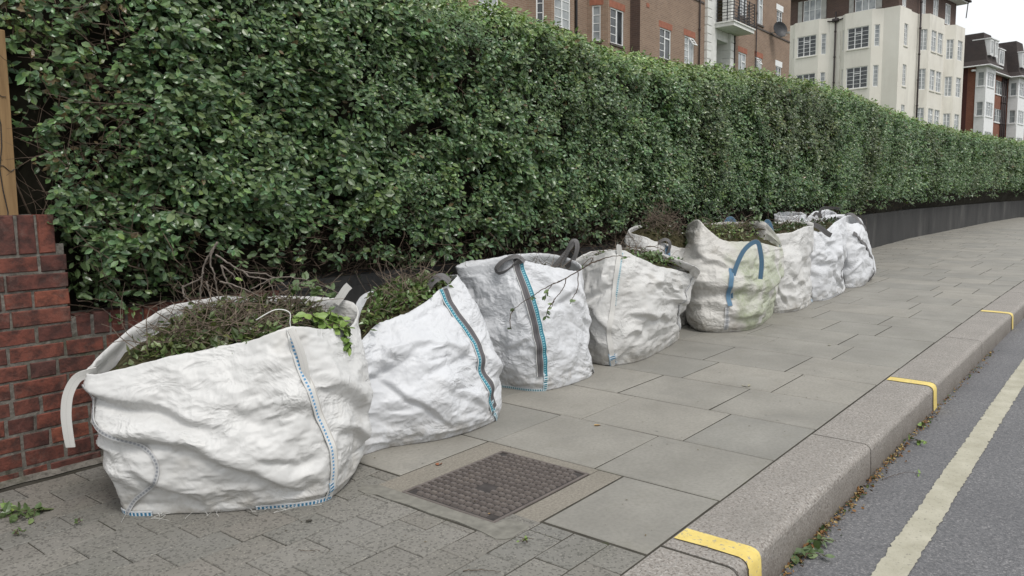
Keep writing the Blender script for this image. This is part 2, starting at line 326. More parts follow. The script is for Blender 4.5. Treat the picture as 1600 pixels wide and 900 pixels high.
    def glass(name,a,b_):
        k=NM(name,.06,.6); k.base(k.ramp(k.noise(1.6,3,k.pos()),[(.35,a),(.65,b_)])); return k.m
    M['gl']=glass('dark_glass',(.02,.024,.028),(.06,.066,.07)); M['gl2']=glass('curtained_glass',(.18,.2,.21),(.38,.4,.4))
    k=NM('weathered_timber',.8,.25); P=k.pos(); mp=k.n('ShaderNodeMapping'); mp.inputs['Scale'].default_value=(9,9,.7); k.L(P,mp.inputs[0])
    c=k.ramp(k.noise(5,5,mp.outputs[0],.6),[(.3,(.2,.125,.06)),(.7,(.32,.21,.105))]); k.base(c); k.bump(k.noise(5,5,mp.outputs[0]),.3,.004); M['timber']=k.m
    M['ground']=plain('soil',(.09,.08,.06),.95,.1,.4,.8); M['lawn']=plain('lawn',(.05,.085,.025),.95,.1,.3,2)
mk()
# ================================================================ ground, road, kerb, paving
WX=[-10,1.2,4,8,12,17.7,22,26,34.5,42.3,55,75,110]; WY=[3.66,3.65,3.72,3.92,4.12,4.34,4.5,4.45,4.37,4.07,3.2,1.0,-5]
def yw(x): return np.interp(x,WX,WY)
def yk(x): return 1.235-.0009*np.maximum(0,np.asarray(x,float)-5)**2          # inner edge of the kerb
m=MB(); m.face([(-300,-300,-.4),(900,-300,-.4),(900,600,-.4),(-300,600,-.4)]); tag(m.build('ground',M['ground']),kind='structure')
xs=np.concatenate([np.arange(-4,20,.5),np.arange(20,120,4)])
m=MB()
for a,b in zip(xs[:-1],xs[1:]): m.face([(a,yk(a)-9,-.165),(b,yk(b)-9,-.165),(b,yk(b)-.2,-.165),(a,yk(a)-.2,-.165)])
road=tag(m.build('road',M['asphalt']),kind='structure')
# painted line with a ragged edge
m=MB(); lx=np.concatenate([np.arange(-1,9,.02),np.arange(9,100,.5)])
e0=yk(lx)-1.235+.5625+RNG.normal(0,.0028,len(lx)); e1=yk(lx)-1.235+.672+RNG.normal(0,.0028,len(lx))
for i in range(len(lx)-1): m.face([(lx[i],e0[i],-.161),(lx[i+1],e0[i+1],-.161),(lx[i+1],e1[i+1],-.161),(lx[i],e1[i],-.161)])
m.build('road_line',M['line'],road)
# pavement bed
m=MB()
for a,b in zip(xs[:-1],xs[1:]): z_=-.0024 if a>=2 else -.0045; m.face([(a,yk(a)-.004,z_),(b,yk(b)-.004,z_),(b,yw(b)+.1,z_),(a,yw(a)+.1,z_)])
pav=tag(m.build('pavement',M['joint']),kind='structure')
_slab={}
def slab_mesh(w,d,kind='slab',mat='slab',g=.0042,ch=.004):
    key=(round(w,2),round(d,2),kind)
    if key not in _slab:
        b=MB(); b.box((-w/2+g,-d/2+g,-.04),(w/2-g,d/2-g,0),ch); _slab[key]=b.mesh(kind,M[mat])
    return _slab[key]
def put_slab(x0,x1,y0,y1,parent,far=None):
    if y1-y0<.06 or x1-x0<.06: return
    me=slab_mesh(x1-x0,y1-y0)
    o=link('slab',me,parent,((x0+x1)/2,(y0+y1)/2,random.uniform(-.0005,.002)))
    o.rotation_euler=(random.gauss(0,.0011),random.gauss(0,.0011),random.gauss(0,.003))
rp_=.605; cnt=0; far=MB()
for k in range(64):
    x0=2.33+rp_*k; x1=x0+rp_; xm=(x0+x1)/2; ys=float(yk(xm)); ye=float(yw(xm))
    if k==0: J=[ys,1.68,2.445,3.05,ye]
    else:
        first=(1.83 if k%2 else 1.70) if k<12 else ys+random.choice((.3,.45,.6))
        J=[ys,first+ (ys-1.235)*(k<12)]
        while J[-1]<ye-.62:
            J.append(J[-1]+(.6 if k<7 else random.choice((.6,.6,.75,.9,.45))))
        J.append(ye)
    for a,b in zip(J[:-1],J[1:]):
        if k==0 and abs(a-1.68)<.01: continue        # manhole bay
        if k<44: put_slab(x0,x1,a,b,pav); cnt+=1
        elif b-a>.06: far.box((x0+.004,a+.004,-.04),(x1-.004,b-.004,.0005))
o=far.build('distant_slabs',M['slab'],pav); tag(o,kind='stuff')
# block pavers, rows along the street
pw,pl=.147,.241; pav_n=0
def paver(x0,x1,y0,y1):
    global pav_n
    me=slab_mesh(x1-x0,y1-y0,'paver','paver',.002,.003)
    o=link('paver',me,pav,((x0+x1)/2,(y0+y1)/2,random.uniform(-.001,.0012))); pav_n+=1
    o.rotation_euler=(random.gauss(0,.003),random.gauss(0,.003),random.gauss(0,.006))
for k in range(-9,9):
    yt=2.41-pw*k; yb=yt-pw
    lim=2.112 if (yb>1.68 and yt<2.46) else 2.322
    if yb<1.2: yb=max(yb,1.24)
    if yt-yb<.05: continue
    x=1.607+.078*k-pl*20
    while x<lim:
        x1=min(x+pl,lim)
        if x1>.55 and x1-x>.014:
            if yt<3.64: paver(max(x,.5) if x<.5 else x,x1,yb,min(yt,3.62))
        x+=pl
# kerb stones
kx=[.75,2.42,4.06,5.66,7.5,9.42,11.3,13.1,15,16.8,18.6,20.4]
kerb=MB(); kerb.face([(0,.95,-.2),(60,.95,-.2),(60,1.2,-.2),(0,1.2,-.2)])
for a in kx[1:]:
    y=float(yk(a)); kerb.poly([(a-.012,y-.004,-.0022),(a+.012,y-.004,-.0022),(a+.012,y-.255,-.0028),(a-.012,y-.255,-.0028),(a+.012,y-.284,-.03),(a-.012,y-.284,-.03),(a+.012,y-.294,-.2),(a-.012,y-.294,-.2)],[(0,3,2,1),(3,5,4,2),(5,7,6,4)])
kerb=tag(kerb.build('kerb',M['joint']),kind='structure')
def kerb_mesh(L,g=.008):
    """one dressed granite stone with a worn round outer arris"""
    prof=[(0,-.25),(0,-.004),(-.004,0),(-.247,0),(-.258,-.0015),(-.268,-.005),(-.276,-.0105),(-.282,-.018),(-.286,-.028),(-.297,-.22)]
    n=max(2,int(L/.12)); V=[];F=[]
    for i in range(n+1):
        x=-L/2+g+(L-2*g)*i/n
        for j,(y,z) in enumerate(prof):
            dz=.0012*float(pn(np.array([x*5,y*9,L*7]))) if 1<j<9 else 0
            V.append((x,y-.004,z+dz))
    q=len(prof)
    for i in range(n):
        for j in range(q-1): F.append((i*q+j,i*q+j+1,(i+1)*q+j+1,(i+1)*q+j))
    F.append(tuple(range(q))[::-1]); F.append(tuple(n*q+j for j in range(q)))
    b=MB(); b.poly(V,F); return b
stones=[]
for a,b in zip(kx[:-1],kx[1:]):
    xm=(a+b)/2; bb=kerb_mesh(b-a); o=link('kerb_stone',bb.mesh('kerb_stone',M['granite']),kerb,(xm,float(yk(xm)),random.uniform(-.001,.001)))
    o.rotation_euler=(0,0,math.atan2(float(yk(b)-yk(a)),b-a)); stones.append(o)
far=MB(); fx=list(np.arange(20.4,80,1.8))
for a,b in zip(fx[:-1],fx[1:]):
    y0,y1=float(yk(a)),float(yk(b)); F=[(a+.005,y0),(b-.005,y1)]
    far.poly([(a+.005,y0,0),(b-.005,y1,0),(b-.005,y1-.28,0),(a+.005,y0-.28,0),(a+.005,y0-.3,-.22),(b-.005,y1-.3,-.22)],[(0,3,2,1),(3,4,5,2)])
tag(far.build('distant_kerb_stones',M['granite'],kerb),kind='stuff')
def yellow(stone,x0,x1,skew=0):
    prof=[(-.01,.0025),(-.13,.0032),(-.25,.0025),(-.269,-.002),(-.282,-.011),(-.29,-.029),(-.2945,-.1),(-.2985,-.16)]
    V=[];F=[];n=5
    for i in range(n+1):
        for (y,z) in prof:
            x=x0+(x1-x0)*i/n + skew*y + (random.gauss(0,.0025) if i in (0,n) else 0)
            V.append((x-stone.location.x,y-.005,z))
    q=len(prof)
    for i in range(n):
        for j in range(q-1): F.append((i*q+j,i*q+j+1,(i+1)*q+j+1,(i+1)*q+j))
    b=MB(); b.poly(V,F); o=link('yellow_kerb_mark',b.mesh('yellow_kerb_mark',M['yellow'],True),stone,(0,0,.0015))
yellow(stones[1],2.50,2.605); yellow(stones[2],5.535,5.64); yellow(stones[4],9.29,9.40)
# manhole cover in its concrete surround
mh=empty('manhole_cover',(2.52,2.06,0),'square cast iron manhole cover with raised tread pattern set in the paving','manhole cover')
b=MB(); b.box((2.12,2.305,-.04),(2.93,2.44,.001),.003); b.box((2.12,1.685,-.04),(2.93,1.805,-.0005),.003); b.box((2.862,1.8075,-.04),(2.93,2.3025,.0012),.003)
b.build('concrete_surround',M['aggr'],mh)
def polyslab(pts,z):
    b=MB(); n=len(pts); V=[(x,y,z) for x,y in pts]+[(x,y,z-.04) for x,y in pts]
    b.poly(V,[tuple(range(n))]+[(i,n+i,n+(i+1)%n,(i+1)%n) for i in range(n)]); return b
cp=[(2.196,2.43),(2.165,2.455),(2.155,2.49),(2.125,2.47),(2.10,2.455),(2.095,2.40),(2.118,2.36),(2.112,2.30),(2.122,2.19),(2.116,2.06),(2.126,1.93),(2.115,1.8),(2.10,1.72),(2.118,1.69),(2.15,1.676),(2.19,1.683),(2.23,1.679),(2.262,1.69),(2.27,1.74),(2.255,1.79),(2.2,1.80),(2.197,2.0),(2.198,2.2)]
polyslab(cp,.0025).build('cement_patch',M['cement'],mh)
b=MB()
for a0,a1 in (((2.2,1.81),(2.212,2.3)),((2.848,1.81),(2.86,2.3)),((2.213,1.81),(2.847,1.822)),((2.213,2.288),(2.847,2.3))): b.box((a0[0],a0[1],-.03),(a1[0],a1[1],.004),.002)
b.build('frame',M['iron'],mh)
b=MB(); b.box((2.216,1.826,-.03),(2.844,2.284,0),.002); plate=b.build('cover_plate',M['iron2'],mh)
b=MB(); nx,ny=16,12
for i in range(nx):
    for j in range(ny):
        cx,cy=2.216+.628*(i+.5)/nx,1.826+.458*(j+.5)/ny
        if (i,j) in ((0,0),(0,ny-1),(nx-1,0),(nx-1,ny-1)): continue
        if i in(5,6) and 5<=j<=6: continue
        w,l=.0115,.0145
        V=[(cx-w,cy-l,0),(cx+w,cy-l,0),(cx+w,cy+l,0),(cx-w,cy+l,0),(cx-w*.6,cy-l*.75,.010),(cx+w*.6,cy-l*.75,.010),(cx+w*.6,cy+l*.75,.010),(cx-w*.6,cy+l*.75,.010)]
        b.poly(V,[(4,5,6,7),(0,1,5,4),(1,2,6,5),(2,3,7,6),(3,0,4,7)])
tag(b.build('tread',M['iron'],plate),kind='stuff')
# ================================================================ brick wall at the left
bw=empty('brick_wall',(1.6,3.72,0),'weathered red brick wall stepping up beside the nearest white bag','brick wall')
b=MB(); 
b.box((.4,3.663,-.05),(2.6,3.83,.675)); b.box((.4,3.664,.67),(1.515,3.83,1.0)); b.box((.4,3.665,.99),(1.452,3.83,1.125))
b.build('mortar',M['mortar'],bw)
def brick_mesh(L,H,seed):
    r=random.Random(seed); b=MB(); c=.004
    x0,x1=-L/2,L/2; z0,z1=-H/2,H/2
    j=lambda: r.uniform(-.0025,.0025)
    o=[(x0+j(),.0,z0+j()),(x1+j(),.0,z0+j()),(x1+j(),.0,z1+j()),(x0+j(),.0,z1+j())]
    i=[(x+ (c if x<0 else -c),-.005+r.uniform(-.001,.001),z+(c if z<0 else -c)) for x,_,z in o]; k=[(x,.05,z) for x,_,z in o]
    b.poly(o+i+k,[(4,5,6,7),(0,1,5,4),(1,2,6,5),(2,3,7,6),(3,0,4,7),(8,9,1,0),(9,10,2,1),(10,11,3,2),(11,8,0,3)]); return b.mesh('brick',M['brick'])
_bm={}
def brick(x0,x1,z0,z1):
    key=(round(x1-x0,2),round(z1-z0,2),random.randrange(3))
    if key not in _bm: _bm[key]=brick_mesh(x1-x0,z1-z0,hash(key)&999)
    o=link('brick',_bm[key],bw,((x0+x1)/2-1.6,3.664-3.72+random.uniform(-.003,.0025),(z0+z1)/2)); o.rotation_euler=(random.gauss(0,.008),random.gauss(0,.006),random.gauss(0,.01))
for c in range(14):
    z0=-.02+.0755*c; z1=z0+.0655
    xe=2.6 if c<8 else (1.525 if c<13 else 1.46)
    if c==13: break
    x=.38+(0 if c%2==0 else .115)+random.uniform(-.02,.02); st=c%2
    while x<xe-.03:
        L=.215 if st%2==0 else .1025
        if random.random()<.12: L=.16
        x1=min(x+L,xe); 
        if xe-x1<.05: x1=xe
        if x1-x>.03: brick(x,x1,z0,z1)
        x=x1+.011; st+=1
x=1.545
while x<2.55: brick(x,x+.066,.585,.685); x+=.0765          # brick-on-edge capping of the low part
x=.42
while x<1.45: brick(x,x+.066,.965,1.068+.06); x+=.0765     # capping of the high part
b=MB(); V=[];n=40
for i in range(n+1):
    x=.4+2.2*i/n; V+= [(x,3.625+.02*float(pn((x*6,0,0))),.0),(x,3.64,.012+.006*float(pn((x*9,3,0)))),(x,3.67,.02)]
b.poly(V,[(3*i+j,3*i+3+j,3*i+4+j,3*i+1+j) for i in range(n) for j in (0,1)]); b.build('cement_fillet',M['mortar'],bw)
# dark rendered wall under the rest of the hedge
b=MB(); wxs=np.concatenate([[2.605],np.arange(3,60,1.0),np.arange(60,112,4)])
ht=lambda x: .66+.0*x
for a,c in zip(wxs[:-1],wxs[1:]):
    A,B_=float(yw(a)),float(yw(c))
    b.face([(a,A,-.05),(c,B_,-.05),(c,B_,ht(c)),(a,A,ht(a))]); b.face([(a,A-.004,ht(a)),(c,B_-.004,ht(c)),(c,B_-.004,ht(c)+.06),(a,A-.004,ht(a)+.06)])
    b.face([(a,A-.004,ht(a)+.06),(c,B_-.004,ht(c)+.06),(c,B_+.25,ht(c)+.06),(a,A+.25,ht(a)+.06)]); b.face([(a,A-.004,ht(a)),(a,A,ht(a)),(c,B_,ht(c)),(c,B_-.004,ht(c))])
rw=b.build('low_wall',M['render']); tag(rw,'dark stained low wall running under the hedge beyond the bags','low wall')
b=MB()
for a,c in zip(xs[:-1],xs[1:]): b.face([(a,float(yw(a))+.14,.62),(c,float(yw(c))+.14,.62),(c,90,1.2),(a,90,1.2)])
tag(b.build('garden',M['lawn']),kind='structure')
# wooden fence post above the pier
fp=empty('fence_post',(1.32,3.76,1.1),'pale timber fence board with a wire, standing on the high end of the brick wall','fence post')
b=MB(); b.box((1.20,3.74,1.05),(1.375,3.78,1.885),.003); b.box((1.05,3.755,1.05),(1.195,3.785,1.85),.003); b.build('board',M['timber'],fp)
b=MB(); b.tube([(1.325+.01*math.sin(i*1.7),3.736,1.05+.09*i) for i in range(10)],.0022,4); b.tube([(1.31+.06*i/6,3.737,1.32+.012*math.sin(i)) for i in range(7)],.0016,4); b.tube([(1.26+.1*i/6,3.737,1.62+.012*math.sin(i*2)) for i in range(7)],.0016,4)
b.build('wire',M['black'],fp)
# ================================================================ leaves
def leafset(P,A,N,L,W,col,detail=False,fold=.18):
    """many leaves: base P, axis A, normal N (n,3), length L, width W (n,), colours (n,3)"""
    A=A/np.linalg.norm(A,axis=1)[:,None]; S=np.cross(A,N); S/=np.maximum(np.linalg.norm(S,axis=1),1e-6)[:,None]; N=np.cross(S,A)
    L=L[:,None]; W=W[:,None]; n=len(P)
    if detail:
        V=np.stack([P, P+A*L*.3+S*W*.42, P+A*L*.3-S*W*.42, P+A*L*.65+S*W*.42-N*L*.02, P+A*L*.65-S*W*.42-N*L*.02, P+A*L-N*L*.08,
                    P+A*L*.3-N*W*fold, P+A*L*.65-N*W*fold-N*L*.02],1)
        T=np.array([(0,6,1),(0,2,6),(3,7,5),(7,4,5)]); Q=np.array([(6,7,3,1),(2,4,7,6)]); k=8
    else:
        V=np.stack([P, P+A*L*.45+S*W*.5, P+A*L*.45-S*W*.5, P+A*L-N*L*.06, P+A*L*.45-N*W*fold],1); T=np.array([(0,4,1),(0,2,4),(1,4,3),(4,2,3)]); Q=np.zeros((0,4),int); k=5
    off=(np.arange(n)*k)[:,None,None]
    return V.reshape(-1,3),[(T[None]+off).reshape(-1,3),(Q[None]+off).reshape(-1,4)],np.repeat(col,k,0)
def join_sets(sets):
    V=[];T=[];Q=[];C=[];o=0
    for v,(t,q),c in sets:
        V.append(v);C.append(c);T.append(t+o);Q.append(q+o);o+=len(v)
    return np.concatenate(V),[np.concatenate(T),np.concatenate(Q)],np.concatenate(C)
def unit(v): return v/np.maximum(np.linalg.norm(v,axis=1),1e-9)[:,None]
# ================================================================ hedge
HX=[.4,1.2,5,6.4,7.9,10.1,13.6,20,26,38,60,110]; HT=[2.62,2.55,2.50,2.44,2.52,2.68,2.84,2.80,2.87,3.1,3.3,3.4]
def htop(x): return np.interp(x,HX,HT)+.05*pn(np.stack([x*1.3,x*0,x*0],-1))+.05*pn(np.stack([x*4.,x*0+5,x*0],-1))
def hbot(x): return np.interp(x,[.4,1.47,1.56,1.65,2.1,3.3,4.4,6.5,13.6,19,36,60],[1.2,1.18,1.05,.74,.94,.9,.82,.95,.88,.98,1.18,1.2])+.07*pn(np.stack([x*2.6,x*0+9,x*0],-1))
HOLES=[(3.72,1.64,.11,.08),(3.5,1.6,.1,.06),(4.16,1.4,.1,.09),(4.0,1.2,.06,.22),(5.1,1.6,.06,.3),(8.3,1.9,.08,.35),(11.2,1.8,.12,.4),(6.2,2.1,.15,.1),(3.25,1.38,.06,.1),(3.95,1.9,.1,.08),(2.9,1.2,.12,.05)]
def hfront(x,z):
    """y of the leafy face"""
    y=np.interp(x,WX,WY)-.12-.14*smooth(.85,1.35,z)-.12*smooth(7,11,x)+.11*pn(np.stack([x*.62,z*.35,x*0+60],-1))*smooth(3,6,x)
    y=y+.2*smooth(1.95,1.62,x)*smooth(.9,1.15,z)+.34*smooth(1.47,1.40,x)       # thin brown end by the pier
    p=np.stack([x*1.5,z*1.7,x*0],-1)
    y=y+.10*pn(p)+.085*pn(p*2.6+3)+.045*pn(p*6+8)
    zt=htop(x); y=y+.28*smooth(zt-.28,zt+.05,z)**2                              # rounded shoulder
    return y
def hedge_band(x0,x1,dens,L0,per,detail):
    """shoots with leaves along them, on the front face and shoulder"""
    H=2.2; n=int((x1-x0)*H*dens/per)
    x=RNG.uniform(x0,x1,n); zt=htop(x); zb=hbot(x); z=zb+(zt-zb)*RNG.uniform(-.06,1.02,n)
    g=fbm(np.stack([x*2.2,z*2.6,x*0+4],-1),3); g2=pn(np.stack([x*6,z*6,x*0+14],-1))
    keep=smooth(-.95,-.4,g+.35*g2)
    for hx,hz,rx,rz in HOLES: keep=keep*smooth(.7,1.25,np.hypot((x-hx)/rx,(z-hz)/rz)+.3*g2)
    low=smooth(zb+.0,zb+.32,z+.12*g2); keep=keep*(.12+.88*low)
    brown=smooth(1.82,1.66,x)*smooth(1.2,1.4,z)*smooth(1.30,1.45,x); keep=keep*(1-.55*brown)
    sel=RNG.random(n)<keep; x,z,brown=x[sel],z[sel],brown[sel]; n=len(x)
    dep=np.minimum(RNG.exponential(.05,n),.22); y=hfront(x,z)+dep
    out=np.stack([RNG.normal(-.1,.45,n),-1+RNG.normal(0,.25,n),RNG.normal(.45,.45,n)],1)
    sh=smooth(htop(x)-.25,htop(x),z); out[:,2]+=1.1*sh; out[:,1]+=.5*sh; out=unit(out)
    new=np.clip(sh*.75+.35*smooth(htop(x)-.5,htop(x)-.1,z)*smooth(2.5,4,x)*smooth(11,7,x)*RNG.random(n)+.55*smooth(.25,.5,pn(np.stack([x*2.5,z*3,x*0+30],-1)))*RNG.random(n),0,1)   # pale young growth
    # repeat per leaf
    r=lambda a: np.repeat(a,per,0); t=np.tile(np.arange(per)/per,n); N_=n*per
    O=r(out); up=np.tile([0,0,1.],(N_,1)); side=unit(np.cross(O,up+RNG.normal(0,.3,(N_,3))))
    side*=np.where(np.tile(np.arange(per)%2,n)==0,1,-1)[:,None]
    shootL=L0*2.2
    P=np.stack([r(x),r(y),r(z)],1)+O*(t*shootL)[:,None]-O*shootL*.5+RNG.normal(0,L0*.18,(N_,3))
    A=unit(side*.8+O*.3+RNG.normal(0,.4,(N_,3))+np.array([0,-.1,-.42]))
    Nn=unit(up*.42+O*.6+np.array([-.25,-.75,0])+RNG.normal(0,.42,(N_,3)))
    L=L0*RNG.uniform(.5,1.3,N_)*(1-.25*t)*np.repeat(1+.45*np.clip(pn(np.stack([x*1.9,z*1.9,x*0+70],-1)),-.6,.8),per); Wd=L*RNG.uniform(.5,.64,N_)
    nw=np.clip(r(new)*RNG.uniform(.3,1.2,N_)+.25*(t>.7)*(RNG.random(N_)<.3),0,1)[:,None]
    c=np.array([.112,.188,.078])*(1-nw)+np.array([.21,.31,.08])*nw
    c=c*RNG.uniform(.6,1.35,(N_,1))*np.stack([RNG.uniform(.85,1.2,N_),np.ones(N_),RNG.uniform(.8,1.3,N_)],1)
    tint=np.repeat(smooth(.1,.5,pn(np.stack([x*.55,z*.7,x*0+90],-1)))*smooth(4,7,x),per)[:,None]; c=c*(1-.3*tint*np.array([.55,.9,.9]))
    br=(RNG.random(N_)<.012+.12*r(brown))[:,None]; c=np.where(br,np.array([.16,.12,.06])*RNG.uniform(.6,1.3,(N_,1)),c)
    return P,A,Nn,L,Wd,c
hedge=empty('hedge',(8,4.1,.7),'long tall clipped green hedge growing over the low wall beside the pavement','hedge')
sets=[]; near=None
for (x0,x1,dn,L0,per,det) in ((.55,3.4,8200,.048,8,True),(3.4,5.4,7600,.047,8,True),(5.4,9.5,7400,.047,8,False),(9.5,18,3600,.058,8,False),(18,32,1200,.085,8,False),(32,60,520,.12,8,False),(60,105,150,.2,8,False)):
    d=hedge_band(x0,x1,dn,L0,per,det)
    if near is None:
        P=d[0]; vis=(P[:,0]>1.75)&(P[:,0]<3.2)&(P[:,2]<2.1)&(P[:,2]>.9)
        proud=hfront(P[:,0],P[:,2])-P[:,1]; big=np.where(vis&(proud>.03),d[3]/np.hypot(P[:,0],P[:,1]),0)
        pick=np.argsort(-big)[:300]; near=[a[pick] for a in d]; keep=np.ones(len(P),bool); keep[pick]=False; d=[a[keep] for a in d]
    sets.append(leafset(*d,detail=det))
# sparse leaves hanging in the dark under-storey, and top surface growth
def scatter(n,x0,x1,L0,zf,yf,colr,detail=False):
    x=RNG.uniform(x0,x1,n); z=zf(x); y=yf(x,z)
    return leafset(np.stack([x,y,z],1),RNG.normal(0,1,(n,3))+np.array([0,-.4,-.3]),RNG.normal(0,.6,(n,3))+np.array([0,-.5,.8]),L0*RNG.uniform(.6,1.2,n),L0*.55*RNG.uniform(.7,1.2,n),np.array(colr)*RNG.uniform(.6,1.4,(n,1)),detail)
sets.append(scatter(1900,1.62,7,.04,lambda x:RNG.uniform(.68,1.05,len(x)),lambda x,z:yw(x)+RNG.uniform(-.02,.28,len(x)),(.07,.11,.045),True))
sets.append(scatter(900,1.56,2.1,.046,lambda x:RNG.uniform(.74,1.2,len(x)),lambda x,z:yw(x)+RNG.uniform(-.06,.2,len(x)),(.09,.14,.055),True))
sets.append(scatter(15000,2,12,.055,lambda x:htop(x)+RNG.normal(-.04,.045,len(x)),lambda x,z:yw(x)+RNG.uniform(-.02,.9,len(x)),(.15,.22,.07)))
sets.append(scatter(15000,12,60,.12,lambda x:htop(x)+RNG.normal(-.05,.05,len(x)),lambda x,z:yw(x)+RNG.uniform(-.02,.9,len(x)),(.11,.16,.06)))
V,F,Cc=join_sets(sets)
fo=link('foliage',fastmesh('foliage',V,F,M['leaf'],Cc),hedge); tag(fo,kind='stuff'); print('hedge tris',len(F[0])+2*len(F[1]))
# the 300 nearest leaves, one object each
def unit_leaf(fold,curl,name='leaf',mat='leaf1'):
    v=[(0,0,0),(.3,.29,0),(.3,-.29,0),(.65,.27,-curl),(.65,-.27,-curl),(1,0,-3*curl),(.3,0,-fold),(.65,0,-fold-curl),(.12,.14,0),(.12,-.14,0),(.85,.13,-2*curl),(.85,-.13,-2*curl)]
    f=[(0,6,8),(8,6,1),(0,9,6),(9,2,6),(6,7,3,1),(2,4,7,6),(3,7,10),(10,7,5),(7,4,11),(7,11,5)]
    b=MB(); b.poly(v,f); return b.mesh(name,M[mat])
LEAFM=[unit_leaf(.05,.015),unit_leaf(.09,.03),unit_leaf(.03,.02),unit_leaf(.07,.05)]
def leaf_matrix(p,a,n,L):
    a=Vector(a).normalized(); n=Vector(n); s=n.cross(a).normalized(); n=a.cross(s)
    return Matrix.Translation(Vector(p))@Matrix((a,s,n)).transposed().to_4x4()@Matrix.Scale(L,4)
for i in range(len(near[0])):
    o=bpy.data.objects.new('leaf',LEAFM[i%4]); COL.objects.link(o); o.parent=hedge
    o.matrix_basis=Matrix.Translation(-hedge.location)@leaf_matrix(near[0][i],near[1][i],near[2][i],near[3][i]*1.05)
# opaque dark shell: blocks light, with the hedge's inner shade in its colour
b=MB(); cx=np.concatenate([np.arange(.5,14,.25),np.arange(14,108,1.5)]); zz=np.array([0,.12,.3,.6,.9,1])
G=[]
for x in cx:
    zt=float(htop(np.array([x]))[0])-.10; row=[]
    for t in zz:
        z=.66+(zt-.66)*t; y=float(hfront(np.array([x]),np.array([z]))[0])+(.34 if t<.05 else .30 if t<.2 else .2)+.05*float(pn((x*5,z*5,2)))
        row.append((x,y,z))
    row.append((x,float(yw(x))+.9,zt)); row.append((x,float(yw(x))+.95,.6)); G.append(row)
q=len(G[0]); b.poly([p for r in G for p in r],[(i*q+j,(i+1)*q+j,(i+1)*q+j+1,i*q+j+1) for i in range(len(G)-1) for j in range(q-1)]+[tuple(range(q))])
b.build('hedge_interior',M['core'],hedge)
# stems and bare twigs in the shaded bottom and the thin end
b=MB()
def twig(b,p,d,L,r,n=4,wob=.35,sides=3):
    p=np.array(p,float); d=np.array(d,float); pts=[p]
    for i in range(n):
        d=d/np.linalg.norm(d)+np.array([random.gauss(0,wob) for _ in range(3)])*.6; pts.append(pts[-1]+d/np.linalg.norm(d)*L/n)
    b.tube(pts,[r*(1-.6*i/n) for i in range(n+1)],sides); return pts
for i in range(1500):
    x=random.uniform(1.62,7) if i<1250 else random.uniform(9,20); z=random.uniform(.66,1.15); y=float(yw(x))+random.uniform(-.12,.2)
    pts=twig(b,(x,y,z),(random.gauss(0,1),random.gauss(-.25,.5),random.gauss(.35,.7)),random.uniform(.12,.4),random.uniform(.0015,.004))
    if i%2==0:
        for k in (2,3): twig(b,pts[k],(random.gauss(0,1),random.gauss(-.3,.5),random.gauss(.2,.7)),random.uniform(.05,.15),.0013,3)
for i in range(380):
    x=random.uniform(1.35,1.85); z=random.uniform(1.05,2.3); y=float(hfront(np.array([x]),np.array([z]))[0])+random.uniform(-.02,.16)
    twig(b,(x,y,z),(random.gauss(0,1),random.gauss(-.2,.4),random.gauss(.5,.7)),random.uniform(.1,.3),random.uniform(.0012,.003))
for i in range(130):
    x=random.uniform(2.2,6.5); z=random.uniform(1.1,2.0); y=float(hfront(np.array([x]),np.array([z]))[0])+random.uniform(.0,.16)
    twig(b,(x,y,z),(random.gauss(0,1),random.gauss(-.2,.4),random.gauss(.5,.7)),random.uniform(.1,.25),random.uniform(.0012,.0025))
tag(b.build('bare_twigs',M['twig'],hedge),kind='stuff')
for x in np.arange(1.7,16,.42):
    bb=MB(); x=float(x)+random.uniform(-.1,.1); twig(bb,(x,float(yw(x))+.22,.55),(random.gauss(0,.15),-.05,1),.8,random.uniform(.008,.016),5,.15,6); bb.build('stem',M['twig'],hedge,True)
# ================================================================ white bulk bags
CTL={}; CRV={}
CTL['b1']=np.array([[[1.398,3.014,0.0],[1.53,2.79,0.0],[1.723,2.616,0.0],[1.963,2.48,0.0],[2.285,2.695,0.0],[2.299,3.001,0.0],[2.076,3.163,0.0],[1.866,3.311,0.0]],[[1.348,3.037,0.283],[1.472,2.787,0.29],[1.675,2.588,0.291],[1.922,2.474,0.329],[2.328,2.658,0.258],[2.321,3.035,0.29],[2.098,3.196,0.29],[1.888,3.345,0.29]],[[1.317,3.073,0.557],[1.475,2.887,0.6],[1.699,2.751,0.629],[1.891,2.585,0.694],[2.307,2.729,0.625],[2.432,2.869,0.72],[2.146,3.092,0.749],[1.778,3.303,0.73]]])
CTL['b2']=np.array([[[2.362,2.82,0.0],[2.566,2.757,0.0],[2.807,2.645,0.0],[3.085,2.621,0.0],[3.322,2.702,0.0],[3.558,3.081,0.0],[3.418,3.238,0.0],[3.04,3.217,0.0]],[[2.357,2.825,0.344],[2.527,2.752,0.306],[2.734,2.649,0.329],[3.044,2.638,0.323],[3.3,2.73,0.389],[3.587,3.109,0.338],[3.446,3.266,0.338],[3.068,3.244,0.338]],[[2.409,2.845,0.498],[2.597,2.865,0.586],[2.786,2.837,0.628],[3.038,2.853,0.715],[3.22,2.899,0.771],[3.395,3.187,0.728],[3.212,3.373,0.678],[2.863,3.309,0.639]]])
